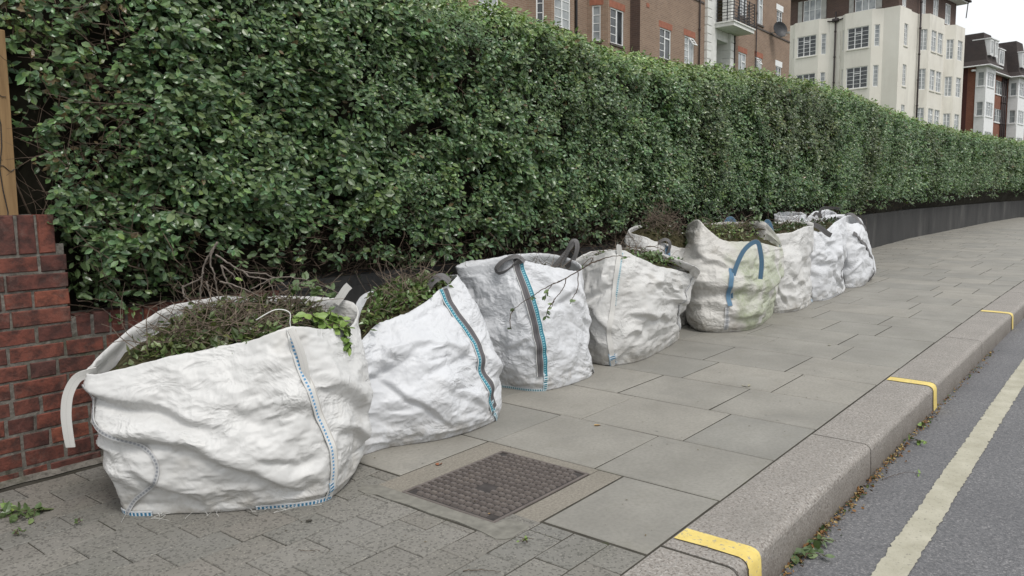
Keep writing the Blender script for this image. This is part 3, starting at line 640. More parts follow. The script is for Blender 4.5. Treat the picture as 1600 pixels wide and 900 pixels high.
CTL['b3']=np.array([[[3.851,3.202,0.0],[3.826,2.999,0.0],[3.895,2.812,0.0],[4.159,2.766,0.0],[4.475,2.822,0.0],[4.645,3.118,0.0],[4.536,3.276,0.0],[4.312,3.35,0.0]],[[3.799,3.264,0.326],[3.764,3.027,0.367],[3.83,2.816,0.405],[4.12,2.77,0.379],[4.457,2.851,0.245],[4.678,3.141,0.344],[4.568,3.299,0.344],[4.344,3.374,0.344]],[[3.746,3.4,0.74],[3.769,3.148,0.774],[3.833,2.978,0.815],[4.12,2.912,0.742],[4.473,2.919,0.689],[4.603,3.091,0.751],[4.417,3.352,0.789],[4.09,3.542,0.748]]])
CTL['b4']=np.array([[[4.867,3.252,0.0],[4.76,3.003,0.0],[4.789,2.835,0.0],[5.14,2.772,0.0],[6.031,2.946,0.0],[5.661,3.069,0.0],[5.549,3.267,0.0],[5.282,3.3,0.0]],[[4.831,3.306,0.318],[4.724,3.004,0.408],[4.742,2.817,0.433],[5.152,2.686,0.426],[6.046,2.916,0.304],[5.696,3.089,0.378],[5.584,3.287,0.378],[5.316,3.32,0.378]],[[4.896,3.298,0.686],[4.808,3.021,0.76],[4.843,2.844,0.812],[5.209,2.75,0.687],[6.132,2.851,0.537],[5.768,2.749,0.655],[5.59,3.096,0.77],[5.217,3.308,0.751]]])
CTL['b5']=np.array([[[6.834,3.278,0.0],[6.44,2.964,0.0],[6.534,2.75,0.0],[6.879,2.627,0.0],[7.811,2.806,0.0],[7.488,2.88,0.0],[7.396,3.109,0.0],[7.049,3.217,0.0]],[[6.823,3.3,0.436],[6.39,3.024,0.335],[6.477,2.757,0.348],[6.865,2.579,0.369],[7.826,2.761,0.452],[7.525,2.895,0.388],[7.433,3.124,0.388],[7.086,3.233,0.388]],[[6.918,3.335,0.885],[6.518,3.034,0.96],[6.593,2.865,0.801],[6.961,2.692,0.767],[7.874,2.776,0.677],[7.422,2.772,0.915],[7.344,2.973,0.924],[6.954,3.185,0.912]]])
CTL['b6']=np.array([[[8.05,3.187,0.0],[7.839,2.836,0.0],[7.991,2.715,0.0],[8.298,2.675,0.0],[8.88,2.769,0.0],[8.958,2.907,0.0],[8.915,3.04,0.0],[8.499,3.068,0.0]],[[8.009,3.289,0.335],[7.796,2.867,0.319],[7.939,2.713,0.35],[8.268,2.671,0.39],[8.871,2.796,0.332],[8.996,2.92,0.345],[8.952,3.053,0.345],[8.537,3.081,0.345]],[[8.074,3.263,0.751],[7.874,2.884,0.788],[8.027,2.764,0.798],[8.335,2.721,0.84],[8.923,2.797,0.843],[8.919,2.866,0.876],[8.856,3.056,0.879],[8.39,3.217,0.862]]])
CTL['b7']=np.array([[[9.208,3.189,0.0],[8.936,2.857,0.0],[9.055,2.712,0.0],[9.538,2.701,0.0],[10.151,2.772,0.0],[10.207,2.907,0.0],[10.164,3.054,0.0],[9.605,3.063,0.0]],[[9.179,3.27,0.35],[8.89,2.903,0.395],[9.002,2.712,0.448],[9.511,2.688,0.457],[10.138,2.817,0.345],[10.246,2.919,0.399],[10.203,3.066,0.399],[9.643,3.075,0.399]],[[9.22,3.306,0.816],[8.968,2.921,0.802],[9.094,2.756,0.767],[9.573,2.763,0.857],[10.19,2.817,0.906],[10.17,2.856,0.905],[10.107,3.071,0.87],[9.501,3.218,0.854]]])
CTL['b8']=np.array([[[10.787,3.128,0.0],[10.439,2.915,0.0],[10.491,2.752,0.0],[10.85,2.73,0.0],[11.666,2.873,0.0],[11.526,2.911,0.0],[11.498,3.021,0.0],[11.116,3.096,0.0]],[[10.774,3.176,0.362],[10.397,2.955,0.399],[10.437,2.761,0.447],[10.824,2.709,0.442],[11.674,2.84,0.25],[11.564,2.921,0.38],[11.536,3.031,0.38],[11.154,3.106,0.38]],[[10.815,3.212,0.837],[10.467,3.0,0.862],[10.515,2.855,0.8],[10.872,2.843,0.805],[11.687,2.995,0.738],[11.448,3.014,0.858],[11.405,3.17,0.882],[11.003,3.304,0.88]]])
CTL['b9']=np.array([[[6.229,3.529,0.0],[6.205,3.354,0.0],[6.341,3.236,0.0],[6.556,3.18,0.0],[6.854,3.196,0.0],[6.867,3.34,0.0],[6.801,3.473,0.0],[6.516,3.514,0.0]],[[6.196,3.587,0.469],[6.168,3.358,0.431],[6.292,3.224,0.43],[6.523,3.179,0.435],[6.853,3.198,0.44],[6.903,3.359,0.441],[6.837,3.491,0.441],[6.551,3.532,0.441]],[[6.212,3.56,0.858],[6.182,3.395,0.821],[6.319,3.279,0.763],[6.547,3.199,0.708],[6.855,3.195,0.691],[6.84,3.281,0.783],[6.746,3.471,0.863],[6.435,3.557,0.907]]])
CTL['b10']=np.array([[[10.524,3.783,0.0],[10.518,3.677,0.0],[10.606,3.571,0.0],[10.895,3.566,0.0],[11.266,3.6,0.0],[11.274,3.694,0.0],[11.243,3.787,0.0],[10.897,3.805,0.0]],[[10.509,3.823,0.429],[10.506,3.71,0.435],[10.599,3.589,0.435],[10.892,3.577,0.436],[11.265,3.603,0.431],[11.312,3.707,0.433],[11.281,3.8,0.433],[10.934,3.818,0.433]],[[10.508,3.826,0.889],[10.505,3.713,0.875],[10.593,3.608,0.875],[10.883,3.604,0.885],[11.251,3.647,0.883],[11.262,3.731,0.908],[11.221,3.852,0.915],[10.87,3.879,0.913]]])
CTL['b11']=np.array([[[11.278,3.586,0.0],[11.192,3.445,0.0],[11.278,3.342,0.0],[11.683,3.349,0.0],[12.089,3.386,0.0],[12.019,3.449,0.0],[11.988,3.554,0.0],[11.528,3.545,0.0]],[[11.264,3.629,0.412],[11.184,3.472,0.406],[11.272,3.361,0.407],[11.68,3.361,0.41],[12.09,3.382,0.413],[12.057,3.461,0.41],[12.027,3.565,0.41],[11.566,3.557,0.41]],[[11.261,3.639,0.821],[11.181,3.482,0.81],[11.266,3.381,0.828],[11.675,3.38,0.798],[12.083,3.408,0.775],[12.014,3.465,0.878],[11.979,3.584,0.931],[11.506,3.616,0.913]]])
CRV['b1_tail']=[[1.342,3.029,0.559],[1.315,3.041,0.553],[1.279,3.057,0.537],[1.251,3.068,0.485],[1.24,3.073,0.414],[1.241,3.072,0.34],[1.246,3.07,0.28]]
CRV['b1_flap']=[[1.845,2.526,0.707],[1.859,2.515,0.666],[1.873,2.505,0.615],[1.883,2.497,0.551],[1.888,2.494,0.487],[1.883,2.498,0.447]]
CRV['b1_stub']=[[2.368,2.897,0.712],[2.386,2.881,0.742],[2.405,2.866,0.777],[2.418,2.855,0.794]]
CRV['b1_tie']=[[1.893,2.584,0.691],[1.888,2.587,0.717],[1.887,2.588,0.76],[1.844,2.619,0.772],[1.784,2.66,0.735]]
CRV['b2_loop']=[[3.068,2.821,0.755],[3.043,2.848,0.783],[3.015,2.877,0.769],[2.992,2.901,0.729],[2.977,2.916,0.682],[2.97,2.924,0.621]]
CRV['b3_loop']=[[3.843,2.916,0.799],[3.819,2.947,0.83],[3.788,2.987,0.826],[3.754,3.03,0.794],[3.734,3.054,0.751],[3.747,3.039,0.728],[3.778,2.999,0.74],[3.809,2.959,0.783],[3.833,2.929,0.81]]
CRV['b3_back']=[[4.538,3.186,0.692],[4.573,3.135,0.764],[4.598,3.099,0.836],[4.612,3.077,0.876],[4.624,3.059,0.872],[4.627,3.055,0.819],[4.613,3.076,0.747],[4.584,3.12,0.693]]
CRV['b4_loop']=[[4.813,2.826,0.815],[4.81,2.831,0.846],[4.813,2.826,0.797],[4.821,2.813,0.721],[4.826,2.804,0.641],[4.828,2.799,0.596]]
CRV['b9_loop']=[[6.253,3.341,0.64],[6.26,3.328,0.719],[6.279,3.29,0.776],[6.305,3.242,0.799],[6.322,3.207,0.766],[6.316,3.219,0.682],[6.297,3.256,0.585]]
CRV['b5_loop']=[[6.516,2.714,0.303],[6.514,2.718,0.42],[6.521,2.701,0.504],[6.532,2.675,0.604],[6.55,2.63,0.715],[6.574,2.57,0.782],[6.591,2.526,0.788],[6.599,2.504,0.718],[6.605,2.49,0.61],[6.603,2.495,0.478]]
CRV['b5_side']=[[7.793,2.91,0.886],[7.797,2.9,0.917],[7.806,2.876,0.88],[7.816,2.849,0.779],[7.832,2.806,0.685],[7.843,2.774,0.609],[7.848,2.761,0.553]]
CRV['b5_blob']=[[7.286,3.113,0.891],[7.292,3.099,0.94],[7.303,3.072,0.953],[7.313,3.049,0.929],[7.313,3.048,0.892]]
CRV['b7_loop']=[[8.946,2.892,0.789],[8.953,2.869,0.839],[8.971,2.812,0.847],[8.993,2.741,0.807],[9.013,2.676,0.752],[9.024,2.638,0.732]]
CRV['b8_loop']=[[10.798,3.001,0.885],[10.808,2.966,0.918],[10.822,2.914,0.911],[10.839,2.852,0.855],[10.853,2.797,0.782],[10.863,2.758,0.725],[10.86,2.77,0.684],[10.85,2.808,0.708],[10.841,2.842,0.789]]
CRV['b11_loop']=[[11.191,3.522,0.861],[11.2,3.493,0.905],[11.21,3.461,0.88],[11.224,3.418,0.802],[11.215,3.447,0.924],[11.228,3.403,0.977],[11.258,3.301,0.978],[11.285,3.208,0.97]]
CRV['br_main']=[[1.964,3.195,1.005],[1.93,3.215,0.943],[1.908,3.228,0.888],[1.895,3.236,0.774],[1.881,3.244,0.724]]
CRV['br_a']=[[1.934,3.178,0.979],[1.918,3.187,0.918],[1.932,3.179,0.861],[1.94,3.174,0.775],[1.95,3.168,0.732]]
CRV['br_b']=[[1.929,3.157,0.952],[1.968,3.133,0.917],[2.025,3.097,0.873],[2.112,3.038,0.855],[2.172,2.996,0.801],[2.222,2.959,0.735]]
CRV['br_c']=[[2.014,3.08,0.875],[2.038,3.064,0.851],[2.096,3.025,0.835],[2.121,3.007,0.765]]
CRV['br_d']=[[1.945,3.147,0.904],[1.965,3.135,0.833],[1.98,3.125,0.803]]
CRV['br_e']=[[1.945,3.147,0.904],[1.989,3.12,0.86],[1.99,3.119,0.84]]
CRV['br_f']=[[1.808,3.228,0.815],[1.865,3.196,0.848],[1.884,3.184,0.878]]
CRV['br_g']=[[1.759,3.141,0.832],[1.768,3.136,0.783],[1.81,3.112,0.745]]
CRV['br_h']=[[1.897,3.083,0.843],[1.955,3.046,0.821],[2.02,3.004,0.781],[2.107,2.944,0.726]]
CRV['br_i']=[[1.891,3.18,0.836],[1.903,3.173,0.779],[1.914,3.166,0.722]]
CRV['ov_main']=[[3.931,2.426,0.837],[3.895,2.485,0.806],[3.859,2.541,0.764],[3.811,2.611,0.715],[3.743,2.708,0.657],[3.703,2.762,0.611],[3.665,2.813,0.569],[3.642,2.842,0.539]]
CRV['ov_a']=[[3.805,2.585,0.728],[3.795,2.599,0.668],[3.77,2.635,0.608],[3.758,2.653,0.555]]
CRV['ov_b']=[[3.859,2.541,0.764],[3.859,2.54,0.667],[3.843,2.564,0.61],[3.835,2.576,0.572]]
CRV['ov_c']=[[3.911,2.496,0.804],[3.921,2.481,0.834],[3.913,2.493,0.838],[3.891,2.527,0.8],[3.889,2.53,0.785]]
CRV['ov_d']=[[3.754,2.624,0.61],[3.733,2.654,0.558],[3.722,2.669,0.501]]
CRV['ov_e']=[[3.587,2.799,0.549],[3.576,2.814,0.516],[3.573,2.817,0.467],[3.578,2.811,0.429]]
CRV['ov_f']=[[3.795,2.6,0.717],[3.757,2.654,0.682],[3.731,2.69,0.611]]
CRV['ov_g']=[[4.042,2.495,0.825],[4.081,2.431,0.845],[4.128,2.349,0.839]]
def catmull(Pk,t,closed=True):
    Pk=np.asarray(Pk,float); n=len(Pk); t=np.asarray(t,float); i=np.floor(t).astype(int); f=(t-i)[...,None]
    ix=(lambda k:k%n) if closed else (lambda k:np.clip(k,0,n-1))
    a,b,c,d=Pk[ix(i-1)],Pk[ix(i)],Pk[ix(i+1)],Pk[ix(i+2)]
    return .5*((2*b)+(c-a)*f+(2*a-5*b+4*c-d)*f*f+(3*b-3*c+d-a)*f**3)
class Bag:
    def __init__(s,ctl,seed,amp=1.,folds=()): s.c=ctl; s.seed=seed; s.amp=amp; s.folds=folds; s.ctr=ctl[:,:,:2].mean((0,1))
    def smooth(s,u,v):
        b,m,r=(catmull(s.c[k],u) for k in range(3)); v=np.asarray(v)[...,None]
        return b*(2*v-1)*(v-1)+m*4*v*(1-v)+r*v*(2*v-1)
    def nrm(s,u,v):
        e=.02; v=np.asarray(v,float); du=s.smooth(u+e,v)-s.smooth(u-e,v); dv=s.smooth(u,v+e)-s.smooth(u,v-e)
        n=np.cross(du,dv); n/=np.maximum(np.linalg.norm(n,axis=-1,keepdims=True),1e-9)
        o=s.smooth(u,v)[...,:2]-s.ctr; sg=np.sign((n[...,:2]*o).sum(-1))[...,None]; return n*np.where(sg==0,1,sg)
    def disp(s,p,v):
        """broad slack swags of the filled bag"""
        q=p+s.seed*3.7; v=np.asarray(v); w=np.stack([pn(q*4),pn(q*4+11),pn(q*4+23)],-1)*.11
        sw=pn((q+w*1.6)*np.array([1.3,1.3,4.6])+55)
        d=.024*pn(q*np.array([1.7,1.7,2.4]))+.013*(1-3*np.abs(sw))*smooth(.05,.3,v)*smooth(1.,.75,v)
        for ua,va,ub,vb,A_,wd in s.folds:            # tension folds running from the rim and the straps
            m=np.array([.36,.72]); a_=np.array([ua,va])*m; b_=np.array([ub,vb])*m; L=b_-a_; l2=L@L; nn=np.array([-L[1],L[0]])/math.sqrt(l2)
            du=(s._u-ua+4)%8-4; X=np.stack([(du+ua)*m[0]-a_[0],v*m[1]-a_[1]],-1)+.03*np.stack([pn(q*5),pn(q*5+9)],-1)
            t=(X@L)/l2; e=X@nn*(1 if nn[1]>0 else -1); tp=smooth(-.15,.2,t)*smooth(1.15,.75,t)
            d=d+A_*tp*(np.where(e>0,np.exp(-(e/(wd*1.5))**2),np.exp(-(e/(wd*.5))**2))-.6*np.exp(-((e+wd*.95)/(wd*.6))**2))
        return d*s.amp*(.2+.8*smooth(0,.10,v)*(1-.6*smooth(.85,1,v)))
    def crumple(s,nu,nv,eps=(.026,.042)):
        """slack cloth: the sheet is a little longer than the shape it hangs on, and buckles into creases"""
        rng=np.random.default_rng(int(s.seed*100)); D=None; lv=[(4,110,.02,.003,.015,0),(2,45,.002,.004,.012,.003),(1,30,.0008,.005,.010,.004)] if nu<200 else [(8,140,.04,.0025,.012,0),(4,70,.005,.003,.010,.002),(2,45,.0016,.004,.010,.003),(1,30,.0007,.005,.010,.004)]
        u=np.arange(nu)*8/nu; v=np.linspace(0,1,nv); U,V_=np.meshgrid(u,v); s._u=U; S0=s.smooth(U,V_); N0=s.nrm(U,V_); S0=S0+N0*s.disp(S0,V_)[...,None]
        pv=np.arange(nv); fix0=np.minimum(smooth(0,.06,v),1-.5*smooth(.93,1,v))[:,None,None]
        for st,it,am,ka,kb,ex in lv:
            ri=np.unique(np.concatenate([pv[::st],[nv-1]])); S=S0[ri][:,::st]; N=N0[ri][:,::st]; fx=fix0[ri]
            if D is None: X=S.copy()
            else:
                Du=np.repeat(D,2,1); Du=.5*(Du+np.concatenate([np.roll(D,-1,1)[:,:,None],D[:,:,None]],2)[:,:,::-1].reshape(D.shape[0],-1,3)) if False else np.stack([D,.5*(D+np.roll(D,-1,1))],2).reshape(D.shape[0],-1,3)
                t=np.interp(ri,pr_,np.arange(len(pr_))); i0=np.minimum(t.astype(int),len(pr_)-2); f=(t-i0)[:,None,None]; X=S+Du[i0]*(1-f)+Du[i0+1]*f
            X=X+N*(rng.normal(0,am,X.shape[:2])[...,None])*fx
            ln=lambda a: np.linalg.norm(a,axis=-1,keepdims=True)
            Lh=ln(np.roll(S,-1,1)-S)*(1+eps[0]+ex); Lv=ln(S[1:]-S[:-1])*(1+eps[1]+ex); L1=ln(np.roll(S,-1,1)[1:]-S[:-1])*(1+(eps[0]+eps[1])/2+ex); L2=ln(np.roll(S,1,1)[1:]-S[:-1])*(1+(eps[0]+eps[1])/2+ex)
            for k in range(it):
                for par in (0,1):
                    A=X[:,par::2]; B=np.roll(X,-1,1)[:,par::2]; d=B-A; l=ln(d); c=d*((l-Lh[:,par::2])/np.maximum(l,1e-9))*.5
                    X[:,par::2]+=c; Y=np.roll(X,-1,1); Y[:,par::2]-=c; X=np.roll(Y,1,1)
                    A=X[par:-1:2]; n=len(A); B=X[par+1::2][:n]; d=B-A; l=ln(d); c=d*((l-Lv[par::2][:n])/np.maximum(l,1e-9))*.5; X[par:-1:2]+=c; X[par+1::2][:n]-=c
                C=np.zeros_like(X)
                d=np.roll(X,-1,1)[1:]-X[:-1]; l=ln(d); c=d*((l-L1)/np.maximum(l,1e-9))*.12; C[:-1]+=c; C[1:]-=np.roll(c,1,1)
                d=np.roll(X,1,1)[1:]-X[:-1]; l=ln(d); c=d*((l-L2)/np.maximum(l,1e-9))*.12; C[:-1]+=c; C[1:]-=np.roll(c,-1,1)
                X+=C
                lap=.25*(np.roll(X,1,1)+np.roll(X,-1,1)); lap[1:-1]+=.25*(X[2:]+X[:-2]); lap[0]*=2; lap[-1]*=2
                X+=kb*(lap-X)*np.concatenate([[0],np.ones(len(ri)-2),[0]])[:,None,None]
                E=S-X; m=.05; e=ln(E); X+=E*np.where(e>m,(e-m)/np.maximum(e,1e-9)*.5,0)+E*ka
                X=S+(X-S)*np.clip(fx+.0,0.12,1)**.3 if k%10==9 else X
            X=S+(X-S)*np.clip(fx,.0,1); D=X-S; pr_=ri
        s.D=D+(S0-s.smooth(U,V_)); s.nu,s.nv=nu,nv
    def at(s,u,v,off=0.):
        u=np.asarray(u,float); v=np.asarray(v,float); p=s.smooth(u,v); n=s.nrm(u,v)
        a=(u%8)/8*s.nu; i=np.floor(a).astype(int); f=(a-i)[...,None]; c=np.clip(v,0,1)*(s.nv-1); j=np.minimum(np.floor(c).astype(int),s.nv-2); g=(c-j)[...,None]
        i0,i1=i%s.nu,(i+1)%s.nu; D=(s.D[j,i0]*(1-f)+s.D[j,i1]*f)*(1-g)+(s.D[j+1,i0]*(1-f)+s.D[j+1,i1]*f)*g
        return p+D+n*np.broadcast_to(np.asarray(off,float),v.shape if v.shape else (1,))[...,None], n
def make_bag(key,label,mat,seed,amp=1.,stain=None,nu=176,nv=64):
    bg_=Bag(CTL[key],seed,amp,FOLDS.get(key) or auto_folds(seed)); bg_.crumple(nu,nv); c=bg_.ctr
    root=empty('bulk_bag',(c[0],c[1],0),label,'bulk bag','white bulk bags set out along the hedge')
    u=np.arange(nu)*8/nu; vo=np.linspace(0,1,nv); vi=np.linspace(1,.45,22)
    rows=[];cols=[]
    def colr(P,U,V_):
        z=np.zeros(P.shape[:-1]+(3,)); 
        if stain is not None: z[...,0]=stain(U,V_,P)
        return z
    p,_=bg_.at(u,np.full(nu,0.)); cen=p.mean(0); rows.append(p*.0+cen+(p-cen)*.5); cols.append(np.zeros((nu,3)))
    for v in vo:
        p,_=bg_.at(u,np.full(nu,v)); p[:,2]=np.maximum(p[:,2],.002+.004*(v>0)); 
        if v>.94: p[:,2]+=(.012*pn(np.stack([u*1.9,u*0+seed+5,u*0],-1)))*smooth(.94,1,v)+.004*pn(np.stack([u*9,u*0+seed,u*0],-1))
        rows.append(p); cols.append(colr(p,u,v))
    for v in vi:
        p,_=bg_.at(u,np.full(nu,v),-.007); 
        p[:,2]+=(.012*pn(np.stack([u*1.9,u*0+seed+5,u*0],-1))+.004*pn(np.stack([u*9,u*0+seed,u*0],-1)))*smooth(.94,1,v)+.001*(v==1)
        rows.append(p); cols.append(colr(p,u,v))
    V=np.concatenate(rows); R=len(rows); k=np.arange(nu); k2=(k+1)%nu
    F=np.concatenate([np.stack([r*nu+k,r*nu+k2,(r+1)*nu+k2,(r+1)*nu+k],1) for r in range(R-1)])
    link('body',fastmesh('body',V,[F],M[mat],np.concatenate(cols),None,None,True),root)
    bg_.root=root; bg_.key=key; return bg_
def ribbon_mesh(P,N,width,thick=.003):
    P=np.asarray(P);n=len(P); T=np.gradient(P,axis=0); T/=np.maximum(np.linalg.norm(T,axis=1),1e-9)[:,None]
    N=N-T*(N*T).sum(1)[:,None]; N/=np.maximum(np.linalg.norm(N,axis=1),1e-9)[:,None]; S=np.cross(T,N)
    w=(width if hasattr(width,'__len__') else np.full(n,width)); w=np.asarray(w)[:,None]/2
    a=np.concatenate([[0],np.cumsum(np.linalg.norm(np.diff(P,axis=0),axis=1))])
    V=np.stack([P-S*w-N*thick,P-S*w,P+S*w,P+S*w-N*thick],1).reshape(-1,3); b=MB(); b.v=[tuple(x) for x in V]
    for i in range(n-1):
        for j,(ua,ub) in enumerate(((0,.02),(0,1),(1,.98),(1,0))):
            j2=(j+1)%4; b.f.append((4*i+j,4*i+j2,4*i+4+j2,4*i+4+j)); b.m.append(0)
            b.uv.append([(ua,a[i]),(ub,a[i]),(ub,a[i+1]),(ua,a[i+1])])
    for i,e in ((0,1),(n-1,-1)): b.f.append(tuple(4*i+j for j in range(4))[::e]); b.m.append(0); b.uv.append([(.5,0)]*4)
    return b
def strap_on(bag,path,width,mat,name='strap',off=.008,n=70):
    t=np.linspace(0,len(path)-1-1e-6,n); q=catmull(np.array(path,float),t,False); u,v=q[:,0],np.clip(q[:,1],0,1)
    p,N=bag.at(u,v,off); k=np.array([.25,.5,.25])
    p=p+np.gradient(p,axis=0)@np.array([[0,1,0],[-1,0,0],[0,0,0]])*0; width=width*(1+.10*pn(np.stack([t*3.1,t*0+bag.seed,t*0],-1)))
    for _ in range(5): p[1:-1]=p[:-2]*.25+p[1:-1]*.5+p[2:]*.25
    p[:,2]=np.maximum(p[:,2],.008)
    return ribbon_mesh(p,N,width).build(name,M[mat],bag.root)
def loop_of(bag,key,width,mat,name='handle',nrm=None,n=48,twist=0):
    P=np.array(CRV[key],float); t=np.linspace(0,len(P)-1-1e-6,n); p=catmull(P,t,False)
    out=EYE-P.mean(0); out[2]=.15; out/=np.linalg.norm(out)
    N=np.tile(out if nrm is None or nrm=='radial' else np.array(nrm,float),(n,1))
    if nrm=='radial':
        r=p-p.mean(0); r-=out*(r@out)[:,None]; r/=np.linalg.norm(r,axis=1)[:,None]; N=r+out*twist
    elif twist:
        T=np.gradient(p,axis=0); T/=np.linalg.norm(T,axis=1)[:,None]; S=np.cross(T,N); a=np.linspace(-twist,twist,n)[:,None]; N=N*np.cos(a)+S*np.sin(a)
    return ribbon_mesh(p,N,width,.0035).build(name,M[mat],bag.root)
FOLDS={'b1':[(.0,.93,1.7,.62,.022,.05),(.35,.6,1.5,.5,.02,.045),(1.3,.5,2.7,.16,.02,.05),(1.9,.74,2.9,.6,.018,.045),(.6,.36,1.3,.1,.018,.05),(3.0,.8,4.0,.5,.022,.055),(3.1,.5,4.1,.3,.018,.05),(2.1,.42,2.9,.34,.014,.035)],
 'b5':[(.2,.60,3.0,.57,.04,.07),(1.5,.97,3.2,.72,.02,.05),(.8,.9,2.4,.74,.02,.05),(1.8,.3,3.3,.18,.016,.05),(2.6,.5,4.1,.4,.02,.05)]}
def auto_folds(seed):
    r=random.Random(seed); F=[]
    for k in range(9):
        u0=r.uniform(-.5,4.5); v0=r.uniform(.35,.98); F.append((u0,v0,u0+r.choice((-1,1))*r.uniform(.4,1.5),v0-r.uniform(.08,.45),r.uniform(.01,.021),r.uniform(.03,.055)))
    return F
BAGS={}
def stain5(u,v,p): return smooth(2.15,2.7,u+.6*pn(p*6))*smooth(5,4.6,u)*(.5+.5*smooth(.95,.7,v))*smooth(-.35,.15,pn(p*5)+.25)
SPEC=[('b1','nearest wide white bag by the brick wall, heaped with bare twigs and leafy cuttings','bag1',1.3,1.15,None),
('b2','slumped white bag with wavy grey and teal strap on its right edge, near the manhole','bag2',2.1,1.1,None),
('b3','upright square white bag with a grey and teal strap straight down the middle','bag2',3.7,.9,None),
('b4','off white bag with a thin pale strap down its middle, right of the square bag','bag3',4.2,1.1,None),
('b5','beige bag stained green with blue handle loops hanging over its front','bag5',5.9,1.0,stain5),
('b6','crumpled white bag close behind the green stained bag, its right side bulging','bag3',6.6,1.1,None),
('b7','tall white bag with grey handle flopping forward and blue strap on its left edge','bag2',7.3,1.1,None),
('b8','farthest white bag of the front row, with slanting dark strap and dark loop handle','bag2',8.8,1.0,None),
('b9','white bag with navy strap against the hedge, behind the off white and stained bags','bag3',9.4,.8,None),
('b10','low flat topped white bag at the back of the row against the dark wall','bag2',10.2,.7,None),
('b11','white bag with dark straps on top, standing behind the tallest far bags against the wall','bag2',11.7,.8,None)]
for key,lab,mat,seed,amp,st in SPEC:
    far_=key in('b6','b7','b8','b9','b10','b11'); BAGS[key]=make_bag(key,lab,mat,seed,amp,st,160 if far_ else 288,65 if far_ else 105)
B1,B2,B3,B4,B5,B6,B7,B8,B9,B10,B11=[BAGS[k[0]] for k in SPEC]
strap_on(B1,[(2.98,.995),(2.93,.85),(2.97,.65),(3.05,.45),(3.06,.25),(3.0,.02)],.042,'st_wb')
strap_on(B1,[(.12,.93),(.2,.7),(.55,.55),(.85,.42),(.75,.25),(.45,.12),(.25,.01)],.017,'st_n','seam')
strap_on(B1,[(2.0,.012),(2.4,.012),(2.8,.014),(3.05,.018)],.022,'st_bl','stitching',.006)
strap_on(B1,[(.1,.02),(.3,.016),(.6,.012)],.024,'st_bl','stitching',.006)
strap_on(B1,[(3.0,.14),(3.02,.07),(3.0,.0)],.03,'st_bl','stitching',.008)
loop_of(B1,'b1_tail',.036,'st_w','handle',None,60,.55); loop_of(B1,'b1_flap',.03,'st_w','handle',None,48,.7); loop_of(B1,'b1_stub',.036,'st_w')
b=MB(); b.tube(catmull(np.array(CRV['b1_tie']),np.linspace(0,3.99,24),False),.0022,4); b.build('tie_string',M['stone'],B1.root,True)
b=MB()
for i in range(16):
    u_=random.uniform(.2,3.1); p,_=B1.at(np.array([u_]),np.array([.015]),.006); p=p[0]; d=EYE-p; d/=np.linalg.norm(d); L=random.choice((.015,.02,.03,.06)); q=[p+np.array([random.gauss(0,.01)*k,random.gauss(0,.01)*k,0])+np.array([d[0],d[1],0])*L*k/3+np.array([0,0,.004-p[2]*k/3]) for k in range(4)]
    b.tube(q,.0007,3)
p0=np.array(CRV['b1_tail'][0]); b.tube([p0+np.array([.03,-.02,-.18]),p0+np.array([.035,-.03,-.25]),p0+np.array([.045,-.035,-.33]),p0+np.array([.045,-.05,-.37])],.0018,3)
tag(b.build('loose_thread',M['stone'],B1.root),kind='stuff')
strap_on(B2,[(3.02,.995),(3.02,.85),(3.2,.66),(3.12,.5),(3.25,.3),(3.4,.13)],.062,'st_gt'); strap_on(B2,[(3.36,.2),(3.42,.1),(3.5,.06),(3.62,.01)],.022,'st_t','stitching',.007)
loop_of(B2,'b2_loop',.045,'st_g','handle','radial',48,.8)
strap_on(B3,[(2.02,.995),(2.0,.75),(2.03,.5),(2.02,.3),(2.0,.13)],.072,'st_tg'); strap_on(B3,[(2.1,.16),(2.08,.08),(2.06,.0)],.032,'st_t','stitching',.006)
strap_on(B3,[(.6,.012),(1.2,.012),(1.7,.012),(2.1,.014)],.018,'st_t','stitching',.006); strap_on(B3,[(3.9,.14),(4.0,.06),(4.05,.0)],.018,'st_n','seam')
loop_of(B3,'b3_loop',.045,'st_g','handle','radial',60,.45); loop_of(B3,'b3_back',.045,'st_g','handle','radial',40,.8)
strap_on(B4,[(2.0,.995),(1.98,.75),(1.97,.5),(1.85,.3),(1.9,.12),(1.95,.0)],.034,'st_w'); strap_on(B4,[(2.1,.98),(2.06,.75),(2.04,.5)],.014,'st_t','seam',.005); strap_on(B4,[(1.92,.12),(1.95,.05),(1.98,.0)],.06,'st_bl','stitching',.006)
strap_on(B4,[(3.85,.97),(3.7,.75),(3.55,.5),(3.6,.3),(3.75,.12)],.022,'st_n','seam'); loop_of(B4,'b4_loop',.034,'st_w')
loop_of(B5,'b5_loop',.04,'st_b','handle',None,60,.35); loop_of(B5,'b5_side',.05,'st_b'); loop_of(B5,'b5_blob',.05,'st_b'); strap_on(B5,[(2.2,.74),(2.12,.6),(2.1,.5),(2.1,.36)],.045,'st_b')
strap_on(B5,[(2.05,.36),(2.02,.2),(1.95,.05)],.05,'st_n','seam',.003)
strap_on(B6,[(3.8,.3),(3.9,.15),(4.0,.02)],.02,'st_n','seam'); strap_on(B6,[(3.85,.06),(4.0,.02)],.04,'st_bl','stitching',.006)
strap_on(B7,[(1.05,.98),(1.0,.75),(.98,.6)],.03,'st_n','seam'); strap_on(B7,[(.98,.62),(1.0,.45),(1.05,.25)],.07,'st_b'); strap_on(B7,[(3.25,.5),(3.2,.35),(3.3,.2)],.05,'st_g'); strap_on(B7,[(2.0,.012),(2.6,.015),(3.2,.03)],.025,'st_n','stitching',.006)  # short grey ribbon on the right paints a dark slit, not a strap
loop_of(B7,'b7_loop',.055,'st_g','handle',None,40,.3)
